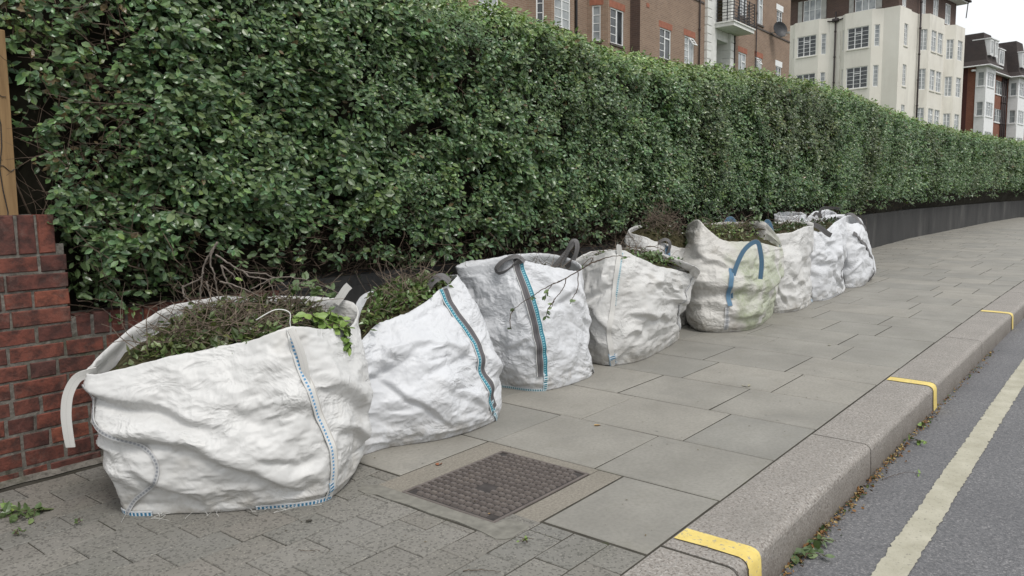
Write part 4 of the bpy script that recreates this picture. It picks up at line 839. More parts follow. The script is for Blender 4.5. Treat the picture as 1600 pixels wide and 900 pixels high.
strap_on(B8,[(2.0,.82),(2.6,.65),(3.1,.5),(3.5,.4),(3.6,.2),(3.5,.03)],.05,'st_g'); loop_of(B8,'b8_loop',.045,'st_g','handle','radial',50,.5)
loop_of(B9,'b9_loop',.045,'st_g','handle','radial',48,.6); strap_on(B9,[(2.2,.97),(2.1,.8),(2.0,.55)],.06,'st_b')
loop_of(B11,'b11_loop',.036,'st_g','handle',None,60,.4); strap_on(B11,[(1.3,.98),(1.35,.8),(1.4,.6)],.06,'st_g'); strap_on(B10,[(3.9,.98),(3.9,.7),(3.95,.4)],.05,'st_n')
# -------------------------------------------------- hedge clippings in the bags
def heap(bag,label,lev,dome,ntw,nlf,lcol,tl=(.12,.32),mess=.05,tone='twig2',back=0):
    nu=64; u=np.arange(nu)*8/nu; ring,_=bag.at(u,np.full(nu,lev),-.02); zc=ring[:,2].mean()
    def pt(uu,r):
        p,_=bag.at(uu,np.full(len(uu),lev),-.02); c=np.array([*ring[:,:2].mean(0),zc]); q=c+(p-c)*r[:,None]
        q[:,2]=p[:,2]*r**2+zc*(1-r**2)+dome*(1-r**2)+.03*pn(q*np.array([9,9,0])+bag.seed)+back*np.exp(-(((uu-6+4)%8-4)/1.25)**2)*smooth(.15,.6,r)*smooth(1.05,.85,r); return q
    V=[];nr=14
    for r in np.linspace(1,0.02,nr): V.append(pt(u,np.full(nu,r)))
    k=np.arange(nu); F=np.concatenate([np.stack([i*nu+k,i*nu+(k+1)%nu,(i+1)*nu+(k+1)%nu,(i+1)*nu+k],1) for i in range(nr-1)])
    # twigs (mesh builder), then leaves as bulk arrays
    b=MB()
    uu=RNG.uniform(0,8,ntw); rr=np.sqrt(RNG.random(ntw))*.72; Q=pt(uu,rr)
    cen=ring[:,:2].mean(0); ra=np.arctan2(ring[:,1]-cen[1],ring[:,0]-cen[0]); rr_=np.hypot(ring[:,0]-cen[0],ring[:,1]-cen[1]); so_=np.argsort(ra)
    for p in Q:
        for tr in range(4):
            keep=(len(b.v),len(b.f)); pts=twig(b,p+np.array([0,0,random.uniform(-.02,mess)]),(random.gauss(0,1),random.gauss(0,1),random.gauss(.08,.3)),random.uniform(*tl),random.uniform(.0014,.0034),6,.5)
            T_=np.array(pts); lim=np.interp(np.arctan2(T_[:,1]-cen[1],T_[:,0]-cen[0]),ra[so_],rr_[so_],period=2*math.pi)
            if (np.hypot(T_[:,0]-cen[0],T_[:,1]-cen[1])<lim*.96).all(): break
            for L_ in (b.v,): del L_[keep[0]:]
            for L_ in (b.f,b.m,b.uv): del L_[keep[1]:]
    tv=np.array(b.v); tf3=np.array([f for f in b.f if len(f)==3]); tf4=np.array([f for f in b.f if len(f)==4])
    uu=RNG.uniform(0,8,nlf); rr=np.sqrt(RNG.random(nlf))*.79; P=pt(uu,rr)+RNG.normal(0,.015,(nlf,3))+np.array([0,0,.015])
    L=RNG.uniform(.026,.052,nlf); lv,(l3,l4),lc=leafset(P,RNG.normal(0,1,(nlf,3)),RNG.normal(0,.5,(nlf,3))+np.array([0,0,1]),L,L*.55,np.array(lcol)*RNG.uniform(.5,1.5,(nlf,1))*RNG.uniform(.85,1.15,(nlf,3)))
    Vm=np.concatenate(V); nV=len(Vm)
    VV=np.concatenate([Vm,tv,lv]); C_=np.concatenate([np.tile([.05,.045,.024],(nV+len(tv),1)),lc])
    Fq=[F,tf4+nV,tf3+nV,l3+nV+len(tv)]
    mi=np.concatenate([np.full(len(F),0),np.full(len(tf4),1),np.full(len(tf3),1),np.full(len(l3),2)])
    o=link('hedge_clippings',fastmesh('hedge_clippings',VV,Fq,[M['mulch'],M[tone],M['leaf']],C_,None,mi)); tag(o,label,'clippings',None,'stuff'); return o
heap(B1,'tangled bare twigs and dull leaves filling the nearest bag by the brick wall',.9,.07,430,1700,(.12,.155,.06),mess=.06,back=.075)
heap(B2,'green leafy cuttings filling the slumped bag with the wavy teal strap',.95,.085,170,1100,(.13,.19,.065),mess=.06)
heap(B3,'cuttings inside the square bag with the middle teal strap',.85,.02,80,200,(.06,.1,.035))
heap(B4,'leafy cuttings rising above the off white bag with the thin pale strap',.93,.06,160,520,(.12,.19,.065),mess=.08)
heap(B5,'drying leafy cuttings inside the green stained bag with blue loops',.95,.06,120,700,(.16,.2,.08),mess=.05)
heap(B6,'dark leaves inside the crumpled bag behind the green stained bag',.97,.04,60,320,(.08,.12,.05))
heap(B7,'few dark leaves inside the tall bag with the flopping grey handle',.95,.03,50,220,(.06,.09,.04))
heap(B8,'cuttings low inside the farthest front bag',.75,.0,30,120,(.04,.06,.025))
heap(B9,'brown twigs heaped on the bag with the navy strap against the hedge',.96,.12,260,260,(.07,.08,.035),mess=.12)
# -------------------------------------------------- sprigs and branches
def sprig(name,label,cat,limbs,nleaf,Ll,mat='leaf1',rad=.0028,stem='bough',tips=.45,droop=.2):
    """limbs: list of point lists; leaves are copied along the outer part of each"""
    o0=np.array(limbs[0][0],float); root=empty(name,o0,label,cat)
    b=MB()
    for i,l in enumerate(limbs):
        P=catmull(np.array(l,float),np.linspace(0,len(l)-1-1e-6,6*len(l)),False); P=P+RNG.normal(0,.0015,P.shape); b.tube(P,np.linspace(rad*(1 if i==0 else .75),rad*.4,len(P)),5)
    b.build('stem',M[stem],root,True)
    for i in range(nleaf):
        l=random.choice(limbs); P=np.array(l,float); t=(len(l)-1)*(1-tips*random.random())-1e-4; p=catmull(P,np.array([t]),False)[0]
        a=np.array([random.gauss(0,1),random.gauss(0,1),random.gauss(-droop,.6)]); n=np.array([random.gauss(0,.5),random.gauss(-.5,.5),1])
        o=bpy.data.objects.new('leaf',SPL[mat][i%3]); COL.objects.link(o); o.parent=root; o.matrix_basis=leaf_matrix(p-o0,a,n,Ll*random.uniform(.6,1.15))
    return root
kk=NM('young_leaf',.45,.45); kk.base(kk.ramp(kk.rnd(),[(0,(.1,.17,.035)),(.5,(.17,.26,.06)),(1,(.24,.34,.09))])); M['young']=kk.m
SPL={'leaf1':LEAFM[:3],'young':[unit_leaf(.05,.02,'leaf','young'),unit_leaf(.09,.03,'leaf','young'),unit_leaf(.03,.05,'leaf','young')]}
c1=B1.at(np.array([3.7]),np.array([.97]))[0][0]
sprig('leafy_sprig','bright yellow green sprig lying over the right rim of the nearest bag','sprig',
  [[c1+np.array([-.16,.10,.06]),c1+np.array([-.05,.04,.07]),c1+np.array([.0,-.02,.02]),c1+np.array([.0,-.05,-.06])],[c1+np.array([-.1,.1,.07]),c1+np.array([.02,.04,.08]),c1+np.array([.04,-.02,.0])],[c1+np.array([-.2,.16,.06]),c1+np.array([-.12,.06,.1]),c1+np.array([-.04,.0,.03])]],110,.05,'young',.003,'bough',.75,.35)
c2=B1.at(np.array([6.0]),np.array([.97]))[0][0]+np.array([-.05,-.2,.04])
sprig('leafy_sprig','dull green sprig lying across the twigs in the middle of the nearest bag','sprig',[[c2+np.array([-.1,.1,.05]),c2+np.array([.0,.03,.1]),c2+np.array([.12,-.06,.07]),c2+np.array([.2,-.12,.02])],[c2,c2+np.array([.02,-.08,.08]),c2+np.array([.1,-.16,.03])]],48,.045,'leaf1',.003,'bough',.8)
sprig('overhanging_branch','thin bent twig with a few leaves hanging in front of the square bag','branch',[CRV[k] for k in ('ov_main','ov_a','ov_b','ov_c','ov_d','ov_e','ov_f','ov_g')],26,.036,'leaf1',.0042,'twig',.35,.6)
sprig('bare_branch','bare grey forked branch standing up out of the nearest bag','branch',[CRV['br_'+k] for k in 'main a b c d e f g h i'.split()],3,.035,'young',.006,'bough',.3)
c9=B9.at(np.array([3.6]),np.array([1.]))[0][0]
sprig('leafy_sprig','dark green leafy sprig drooping over the bag with the navy strap','sprig',[[c9+np.array([-.1,.12,.05]),c9+np.array([-.02,.02,.1]),c9+np.array([.0,-.06,.03]),c9+np.array([.02,-.1,-.12])],[c9+np.array([-.12,.1,.05]),c9+np.array([-.08,.0,.07]),c9+np.array([-.05,-.06,.0])]],80,.055,'leaf1',.003,'twig',.8,.5)
c4=B4.at(np.array([2.9]),np.array([1.]))[0][0]
sprig('leafy_sprig','green sprig sticking up behind the rim of the off white bag','sprig',[[c4+np.array([-.05,.12,-.02]),c4+np.array([.0,.06,.06]),c4+np.array([.06,-.02,.07])],[c4+np.array([.05,.16,-.02]),c4+np.array([.1,.08,.06]),c4+np.array([.16,.0,.05])]],50,.045,'leaf1',.003,'twig',.8)
c22=B2.at(np.array([2.7]),np.array([1.]))[0][0]
sprig('leafy_sprig','green sprig showing through the grey loop of the slumped bag','sprig',[[c22+np.array([-.1,.3,-.05]),c22+np.array([.0,.2,.05]),c22+np.array([.08,.12,.05])],[c22+np.array([-.2,.3,-.02]),c22+np.array([-.12,.2,.06]),c22+np.array([-.05,.1,.04])]],34,.045,'leaf1',.003,'twig',.85)

c5=B5.at(np.array([5.6]),np.array([1.]))[0][0]
sprig('leafy_sprig','leafy scraps poking over the back rim of the green stained bag','sprig',[[c5+np.array([-.2,.02,-.06]),c5+np.array([-.15,-.05,.02]),c5+np.array([-.1,-.1,.03])],[c5+np.array([-.05,.1,-.06]),c5+np.array([-.08,.0,.03]),c5+np.array([-.04,-.08,.02])]],40,.05,'leaf1',.003,'twig',.8)
c21=B2.at(np.array([6.2]),np.array([1.]))[0][0]
sprig('leafy_sprig','leafy green sprig at the back left of the slumped bag','sprig',[[c21+np.array([.1,.0,-.04]),c21+np.array([.04,-.1,.05]),c21+np.array([.1,-.2,.05])],[c21+np.array([.2,.02,-.04]),c21+np.array([.22,-.06,.05]),c21+np.array([.2,-.14,.06])]],60,.045,'leaf1',.003,'twig',.85)
# ================================================================ buildings behind the hedge
def bframe(vpx,vpy,ny=14000):
    f=1245.; X=np.array([vpx-800,vpy-450,f]); X/=np.linalg.norm(X); Z=-np.array([0,ny-450,f]); Z-=X*(Z@X); Z/=np.linalg.norm(Z); Y=np.cross(Z,X)
    return np.array([AX@X,AX@Y,AX@Z])
FR1=bframe(1785,318); FR2=bframe(2166,325)       # the street climbs: buildings stand plumb, so they lean a little in street axes
class Bld:
    def __init__(s,name,label,cat,F,base):
        s.F=F; s.b=np.array(base,float); w=F.T@s.b+EYE; s.root=empty(name,w,label,cat); s.root.rotation_euler=Matrix(F.T.tolist()).to_euler()
    def P(s,x,y,z): return np.array([x,y,z])-s.b
    def add(s,b,name,mat,parent=None,smooth=False):
        return link(name,b.mesh(name,mat,smooth),parent or s.root,(0,0,0))
    def wall(s,p,q,z0,z1,mat,wins=(),rev=.1,name='wall'):
        p=np.array(p,float);q=np.array(q,float);d=q-p;L=np.linalg.norm(d);d/=L;n=np.array([d[1],-d[0]])
        D3=np.array([*d,0]);N3=np.array([*n,0]);Z3=np.array([0,0,1.]);O=np.array([*p,0])-s.b
        T=lambda a,z,o=0: O+D3*a+Z3*z+N3*o
        E=sorted({0,L,*[w['s'][0] for w in wins],*[w['s'][1] for w in wins]}); b=MB()
        def q4(a0,a1,c0,c1): b.face([T(a0,c0),T(a1,c0),T(a1,c1),T(a0,c1)],[(a0+p.sum(),c0),(a1+p.sum(),c0),(a1+p.sum(),c1),(a0+p.sum(),c1)])
        for a0,a1 in zip(E[:-1],E[1:]):
            if a1-a0<1e-4: continue
            ws=sorted([w for w in wins if w['s'][0]<a0+1e-4 and w['s'][1]>a1-1e-4],key=lambda w:w['z'][0]); z=z0
            for w in ws: q4(a0,a1,z,w['z'][0]); z=w['z'][1]
            q4(a0,a1,z,z1)
        for w in wins:
            (a0,a1),(c0,c1)=w['s'],w['z']
            for A,B_ in (((a0,c0),(a0,c1)),((a0,c1),(a1,c1)),((a1,c1),(a1,c0)),((a1,c0),(a0,c0))):
                b.face([T(A[0],A[1]),T(B_[0],B_[1]),T(B_[0],B_[1],-rev),T(A[0],A[1],-rev)],[(A[0],A[1]),(B_[0],B_[1]),(B_[0],B_[1]+.1),(A[0],A[1]+.1)])
        wo=s.add(b,name,M[mat])
        for w in wins: s.window(T,D3,N3,Z3,w,rev)
        return T,D3,N3,Z3,L
    def window(s,T,D,N,Z,w,rev):
        (a0,a1),(c0,c1)=w['s'],w['z']; cols=w.get('c',2); rows=w.get('r',4); o0=T(a0,c0,-rev+.045); ax=(D,N,Z); W_=a1-a0;H=c1-c0; fw=w.get('fw',.05)
        b=MB()
        for x0,x1,z0,z1 in ((.004,fw,.004,H-.004),(W_-fw,W_-.004,.004,H-.004),(fw,W_-fw,.004,fw),(fw,W_-fw,H-fw,H-.004)): b.obox(o0,ax,(x0,-.03,z0),(x1,.03,z1))
        cw=(W_-2*fw)/cols
        for i in range(1,cols): b.obox(o0,ax,(fw+cw*i-.028,-.025,fw),(fw+cw*i+.028,.026,H-fw))
        for i in range(cols):
            if w.get('plain') and i in w['plain']: continue
            for j in range(1,rows):
                z=fw+(H-2*fw)*j/rows; b.obox(o0,ax,(fw+cw*i+.03*(i>0),-.012,z-.012),(fw+cw*(i+1)-.03*(i<cols-1),.012,z+.012))
        if w.get('fan') is not None:     # small top-hung light with a frame, shut or open
            i=w['fan']; zz=H*.7; b.obox(o0,ax,(fw+cw*i+.03,-.02,zz-.03),(fw+cw*(i+1)-.03,.03,zz+.03))
        o=s.add(b,'window',M['white'])
        g=MB(); g.face([T(a0+fw,c0+fw,-rev+.04),T(a1-fw,c0+fw,-rev+.04),T(a1-fw,c1-fw,-rev+.04),T(a0+fw,c1-fw,-rev+.04)])
        link('pane',g.mesh('pane',M[w.get('g','gl')]),o,(0,0,0))
        if w.get('open') is not None:
            i=w['open']; ang=.6; h=H*.3; top=T(a0+fw+cw*i,c1-fw,-rev+.08); dn=-Z*math.cos(ang)+N*math.sin(ang); up=N*math.cos(ang)+Z*math.sin(ang); g=MB()
            for x0,x1,y0,y1 in ((0,.05,0,h),(cw-.05,cw,0,h),(.05,cw-.05,0,.05),(.05,cw-.05,h-.05,h),(.05,cw-.05,h*.5-.012,h*.5+.012)): g.obox(top,(D,dn,up),(x0,y0,-.02),(x1,y1,.02))
            vent=link('open_vent',g.mesh('open_vent',M['white']),o,(0,0,0))
        if w.get('sill'):
            g=MB(); g.obox(T(a0-.05,c0-.09,0),ax,(0,-rev*.9,0),(W_+.1,.06,.085)); link('sill',g.mesh('sill',M[w['sill']]),o,(0,0,0))
        if w.get('head'):
            g=MB(); n=max(3,int((W_+.2)/.075)); 
            g.obox(T(a0-.1,c1+.004,0),ax,(0,-.02,0),(W_+.2,.006,w.get('hh',.26))); link('lintel',g.mesh('lintel',M[w['head']]),o,(0,0,0))
    def cyl(s,x,y,z0,z1,r,mat,name='drainpipe',extra=None):
        b=MB(); b.tube([s.P(x,y,z0),s.P(x,y,z1)],r,8)
        z=z0+1
        while z<z1: b.tube([s.P(x,y,z),s.P(x,y,z+.1)],r*1.35,8); z+=1.9
        if extra: extra(b)
        return s.add(b,name,M[mat],None,True)
def W_(s0,s1,z0,z1,**k): return dict(s=(s0,s1),z=(z0,z1),**k)
# ---- brown brick apartment block
A=Bld('brick_apartment_block','brown brick apartment block with white casement windows and a white balcony entrance','apartment block',FR1,(28.6,16,3))
ya,yb_=17.2,16.45; st=2.95; bw_=dict(head='head',sill='sillb')
def stack(s0,s1,z0,z1,n=(0,1),**k): return [W_(s0,s1,z0+st*i,z1+st*i,**k) for i in n]
A.wall((7,ya),(22.73,ya),3,13,'fb',[W_(a_,a_+1.0,6.3+st*i_,7.62+st*i_,c=2,g='gl2',**bw_) for a_ in (1.5,4.5,7.5,10.5,13.2) for i_ in (0,1)]); A.wall((7,27),(7,ya),3,13,'fb')
A.wall((22.73,ya),(23.17,yb_),3,13,'fb',stack(.34,.62,6.36,7.75,c=1,**bw_))
A.wall((23.17,yb_),(24.6,yb_),3,13,'fb',stack(.2,1.2,6.3,7.62,c=2,g='gl2',**bw_))
A.wall((24.6,yb_),(25.0,ya),3,13,'fb'); A.wall((25.0,ya),(26.6,ya),3,13,'fb')
A.wall((26.6,ya),(26.92,yb_),3,13,'fb',stack(.2,.54,6.36,7.7,c=1,g='gl2',**bw_))
A.wall((26.92,yb_),(28.6,yb_),3,13,'fb',stack(.18,1.18,6.3,7.64,c=2,plain=(1,),**bw_))
A.wall((28.6,yb_),(28.6,16),3,13,'fb2')
X0=28.6
wn_=[W_(30.25-X0,31.25-X0,6.13,7.36,c=2,plain=(1,),fan=1,**bw_),W_(32.52-X0,33.46-X0,6.2,7.4,c=2,plain=(1,),g='gl2',open=1,**bw_)]
wn_+=[W_(30.25-X0,31.25-X0,9.3,10.6,c=2,**bw_),W_(32.52-X0,33.46-X0,9.3,10.6,c=2,**bw_)]
A.wall((28.6,16),(34.55,16),3,13,'fb',wn_)
X0=37.5
A.wall((37.5,16),(45.55,16),3,13,'fb',[W_(38.4-X0,39.38-X0,6.2,7.56,c=2,plain=(0,1),fan=1,g='gl2',**bw_),W_(40.55-X0,41.5-X0,6.3,7.63,c=2,plain=(0,1),g='gl2',open=0,**bw_),W_(43.5-X0,44.35-X0,6.2,7.55,c=2,sill='sillb',head='white',hh=.3),
  W_(38.4-X0,39.35-X0,9.3,10.7,c=2,plain=(0,1),g='gl2',**bw_),W_(40.6-X0,41.5-X0,9.3,10.7,c=2,plain=(0,1),fan=1,g='gl2',**bw_),W_(43.45-X0,44.3-X0,9.33,10.5,c=2,sill='stone',head='white',hh=.3)])
A.wall((45.55,16),(45.55,26),3,13,'fb')
b=MB(); b.poly([A.P(*p) for p in ((7,17.2,12.9),(28.6,17.2,12.9),(28.6,16.1,12.9),(45.5,16.1,12.9),(45.5,27,12.9),(7,27,12.9))],[(0,1,2,3,4,5)]); A.add(b,'flat_roof',M['grey'])
b=MB(); b.box(A.P(37.7,15.965,9.05),A.P(45.5,15.997,9.13)); b.box(A.P(28.65,15.965,9.05),A.P(34.4,15.997,9.13)); A.add(b,'string_course',M['sillb'])
# entrance portal with quoins
b=MB(); z=3.; 
while z<13: b.box(A.P(34.5,15.86,z),A.P(35.02,16.3,z+.33)); b.box(A.P(34.54,15.9,z+.33),A.P(34.98,16.3,z+.37)); z+=.37
A.add(b,'quoin_column',M['stone'])
b=MB(); z=3.
while z<8.1: b.box(A.P(37.1,15.86,z),A.P(37.5,16.3,z+.33)); b.box(A.P(37.13,15.9,z+.33),A.P(37.47,16.3,z+.37)); z+=.37
A.add(b,'quoin_column',M['stone']); b=MB(); z=8.5
while z<13: b.box(A.P(37.1,15.86,z),A.P(37.5,16.3,z+.33)); b.box(A.P(37.13,15.9,z+.33),A.P(37.47,16.3,z+.37)); z+=.37
A.add(b,'quoin_column',M['stone'])
b=MB(); b.box(A.P(35.02,15.95,3),A.P(35.72,17,13)); b.box(A.P(37.1,16.3,3),A.P(37.45,17,8.2)); b.box(A.P(35.72,16.0,7.75),A.P(37.1,16.95,8.2)); A.add(b,'portal_jamb',M['stone'])
A.wall((35.72,16.95),(37.1,16.95),3,7.75,'grey',[W_(.06,.75,4.2,7.4,c=2,r=5)])
A.wall((35.72,16.6),(37.1,16.6),8.2,13,'stone',[W_(.15,1.2,8.45,10.7,c=3,r=3)])
b=MB(); b.box(A.P(35.5,15.05,8.2),A.P(37.95,15.98,8.36)); b.box(A.P(35.45,15.0,8.36),A.P(38.0,15.98,8.42)); A.add(b,'balcony_slab',M['stone'])
b=MB(); zr=(8.52,8.66,8.8,8.94,9.1,9.24,9.38,9.52)
for z in zr:
    b.box(A.P(35.5,15.04,z),A.P(37.95,15.065,z+.022)); b.box(A.P(35.5,15.065,z),A.P(35.525,15.9,z+.022)); b.box(A.P(37.925,15.065,z),A.P(37.95,15.9,z+.022))
for x in (35.49,36.1,36.7,37.3,37.93): b.box(A.P(x,15.03,8.42),A.P(x+.035,15.072,9.58))
for y in (15.35,15.85): b.box(A.P(35.49,y,8.42),A.P(35.53,y+.035,9.58)); b.box(A.P(37.92,y,8.42),A.P(37.96,y+.035,9.58))
A.add(b,'balcony_railing',M['black'])
A.cyl(25.75,17.12,3,13,.05,'black'); A.cyl(33.85,15.93,3,13,.035,'pipe'); A.cyl(37.75,15.93,3,8.9,.035,'pipe'); A.cyl(40.48,15.93,3,13,.03,'pipe'); A.cyl(29.35,15.97,12.9,12.99,.03,'pipe')
b=MB(); b.box(A.P(29.1,15.985,7.95),A.P(29.32,15.999,8.1)); A.add(b,'air_brick',M['head'])
# satellite dish
dw=FR1.T@np.array([42.75,15.6,9.25])+EYE
D_=empty('satellite_dish',dw,'dark satellite dish fixed to the brown brick wall near its far corner','satellite dish')
b=MB(); R_=.42; q=18; V=[(0,0,0)]; 
for r in (.33,.66,1):
    for k in range(q): V.append((R_*r*math.cos(2*math.pi*k/q),-.12*r*r,R_*r*math.sin(2*math.pi*k/q)))
F=[(0,1+k,1+(k+1)%q) for k in range(q)]+[(1+i*q+k,1+i*q+(k+1)%q,1+(i+1)*q+(k+1)%q,1+(i+1)*q+k) for i in (0,1) for k in range(q)]
V+=[(x,y+.015,z) for x,y,z in V]; n0=1+3*q; F+=[tuple(n0+j for j in f[::-1]) for f in F]; F+=[(1+2*q+k,1+2*q+(k+1)%q,n0+1+2*q+(k+1)%q,n0+1+2*q+k) for k in range(q)]
b.poly(V,F); o=link('dish',b.mesh('dish',M['black']),D_,(0,0,0)); o.rotation_euler=(math.radians(-14),0,math.radians(-35))
b=MB(); b.tube([(0,0.02,0),(0,.2,-.1),(0,.42,-.1)],.025,6); b.tube([(0,-.02,-.38),(.16,-.36,-.3),(.2,-.42,-.15)],.018,6); b.box((.15,-.48,-.2),(.27,-.36,-.1)); link('arm',b.mesh('arm',M['grey']),D_,(0,0,0))
# ---- cream rendered block
Bq=Bld('cream_apartment_block','cream rendered apartment block with canted bays and a dark brick top storey','apartment block',FR2,(60.3,24.5,3))
rows=((11.95,13.5),(9.05,10.6),(6.15,7.7))
def R3(s0,s1,**k): return [W_(s0,s1,a,c,**k) for a,c in rows]
poly=[((60.3,35),(60.3,32.75),[]),((60.3,32.75),(59.85,32.3),R3(.2,.45,c=1,r=5)),((59.85,32.3),(59.85,30.35),R3(.2,1.75,c=3,r=5,fan=1,sill='cream')),((59.85,30.35),(60.3,29.7),R3(.2,.56,c=1,r=5,g='gl2')),
 ((60.3,29.7),(60.3,28.75),[]),((60.3,28.75),(59.85,28.3),R3(.2,.45,c=1,r=5)),((59.85,28.3),(59.85,26.3),R3(.2,1.8,c=3,r=5,fan=1,sill='cream')),((59.85,26.3),(60.3,25.65),R3(.2,.56,c=1,r=5,g='gl2')),((60.3,25.65),(60.3,24.5),[]),
 ((60.3,24.5),(62.3,24.5),R3(.85,1.5,c=2,r=5,g='gl2',sill='cream')),((62.3,24.5),(62.35,24.65),[]),((62.35,24.65),(64.0,24.65),[]),((64.0,24.65),(64.5,24.0),R3(.14,.68,c=2,r=5,g='gl2')),
 ((64.5,24.0),(67.35,24.0),[w for r_ in ((.42,1.4),(1.68,2.7)) for w in R3(*r_,c=2,r=4,g='gl2',sill='cream',fan=1)]),((67.35,24.0),(67.9,24.65),[]),((67.9,24.65),(69.4,24.65),[]),((69.4,24.65),(69.9,24.0),R3(.14,.68,c=2,r=5,g='gl2')),
 ((69.9,24.0),(71.85,24.0),R3(.5,1.55,c=2,r=4,g='gl2',fan=0)),((71.85,24.0),(71.9,30),[])]
for p,q,w in poly: Bq.wall(p,q,3,14.62,'cream',w,rev=.12)
b=MB(); pts=[poly[0][0]]+[q for _,q,_ in poly]
b.poly([Bq.P(x,y,14.6) for x,y in pts]+[Bq.P(71.9,35,14.6)],[tuple(range(len(pts)+1))]); Bq.add(b,'parapet_ledge',M['cream'])
top=[((60.5,35),(60.5,32.5),[]),((60.5,32.5),(60.5,30.1),[W_(.5,1.95,14.75,16.35,c=3,r=2,g='gl2')]),((60.5,30.1),(60.5,28.4),[]),((60.5,28.4),(60.5,26),[W_(.5,2.05,14.75,16.35,c=3,r=2,g='gl2')]),((60.5,26),(60.5,24.7),[]),
 ((60.5,24.7),(71.7,24.7),[W_(.6,1.25,14.75,16.35,c=2,r=2,g='gl2'),W_(4.1,4.9,14.75,16.35,c=2,r=2,g='gl2'),W_(6.4,7.4,14.75,16.35,c=2,r=2,g='gl2'),W_(8.9,10.0,14.75,16.35,c=2,r=2,g='gl2')]),((71.7,24.7),(71.7,35),[])]
for p,q,w in top: Bq.wall(p,q,14.62,16.65,'fb2',w,rev=.08,name='top_storey_wall')
for y0,y1 in ((32.08,32.42),(30.12,30.5),(27.98,28.32),(25.9,26.3)): b=MB(); b.box(Bq.P(60.42,y0,14.75),Bq.P(60.495,y1,16.35)); Bq.add(b,'hung_slate_panel',M['grey'])
b=MB(); b.box(Bq.P(59.9,24.0,16.65),Bq.P(72.4,36,16.77)); Bq.add(b,'soffit',M['white'])
b=MB(); b.box(Bq.P(59.75,23.85,16.75),Bq.P(72.55,36.1,16.9)); b.poly([Bq.P(*p) for p in ((59.6,23.9,16.9),(72.7,23.9,16.9),(72.7,36,16.9),(59.6,36,16.9),(63,27.5,18.4),(69.5,27.5,18.4),(69.5,33,18.4),(63,33,18.4))],[(0,1,5,4),(1,2,6,5),(2,3,7,6),(3,0,4,7),(4,5,6,7)]); Bq.add(b,'roof',M['tile'])
def hop(b): b.box(Bq.P(60.08,29.0,14.25),Bq.P(60.29,29.45,14.5)); b.tube([Bq.P(60.2,29.2,14.3),Bq.P(60.2,28.5,14.45)],.05,6); b.tube([Bq.P(60.2,29.2,14.3),Bq.P(60.2,29.85,14.4)],.05,6)
Bq.cyl(60.2,29.22,3,15,.065,'pipe','drainpipe',hop); Bq.cyl(60.24,28.85,3,13.5,.02,'cream'); Bq.cyl(63.9,24.45,3,16.3,.07,'pipe'); Bq.cyl(71.95,24.2,3,9.5,.06,'pipe')
b=MB(); b.tube([Bq.P(72.2,24.1,15.5),Bq.P(72.2,24.0,16.7)],.04,6); Bq.add(b,'gutter_outlet',M['pipe'])
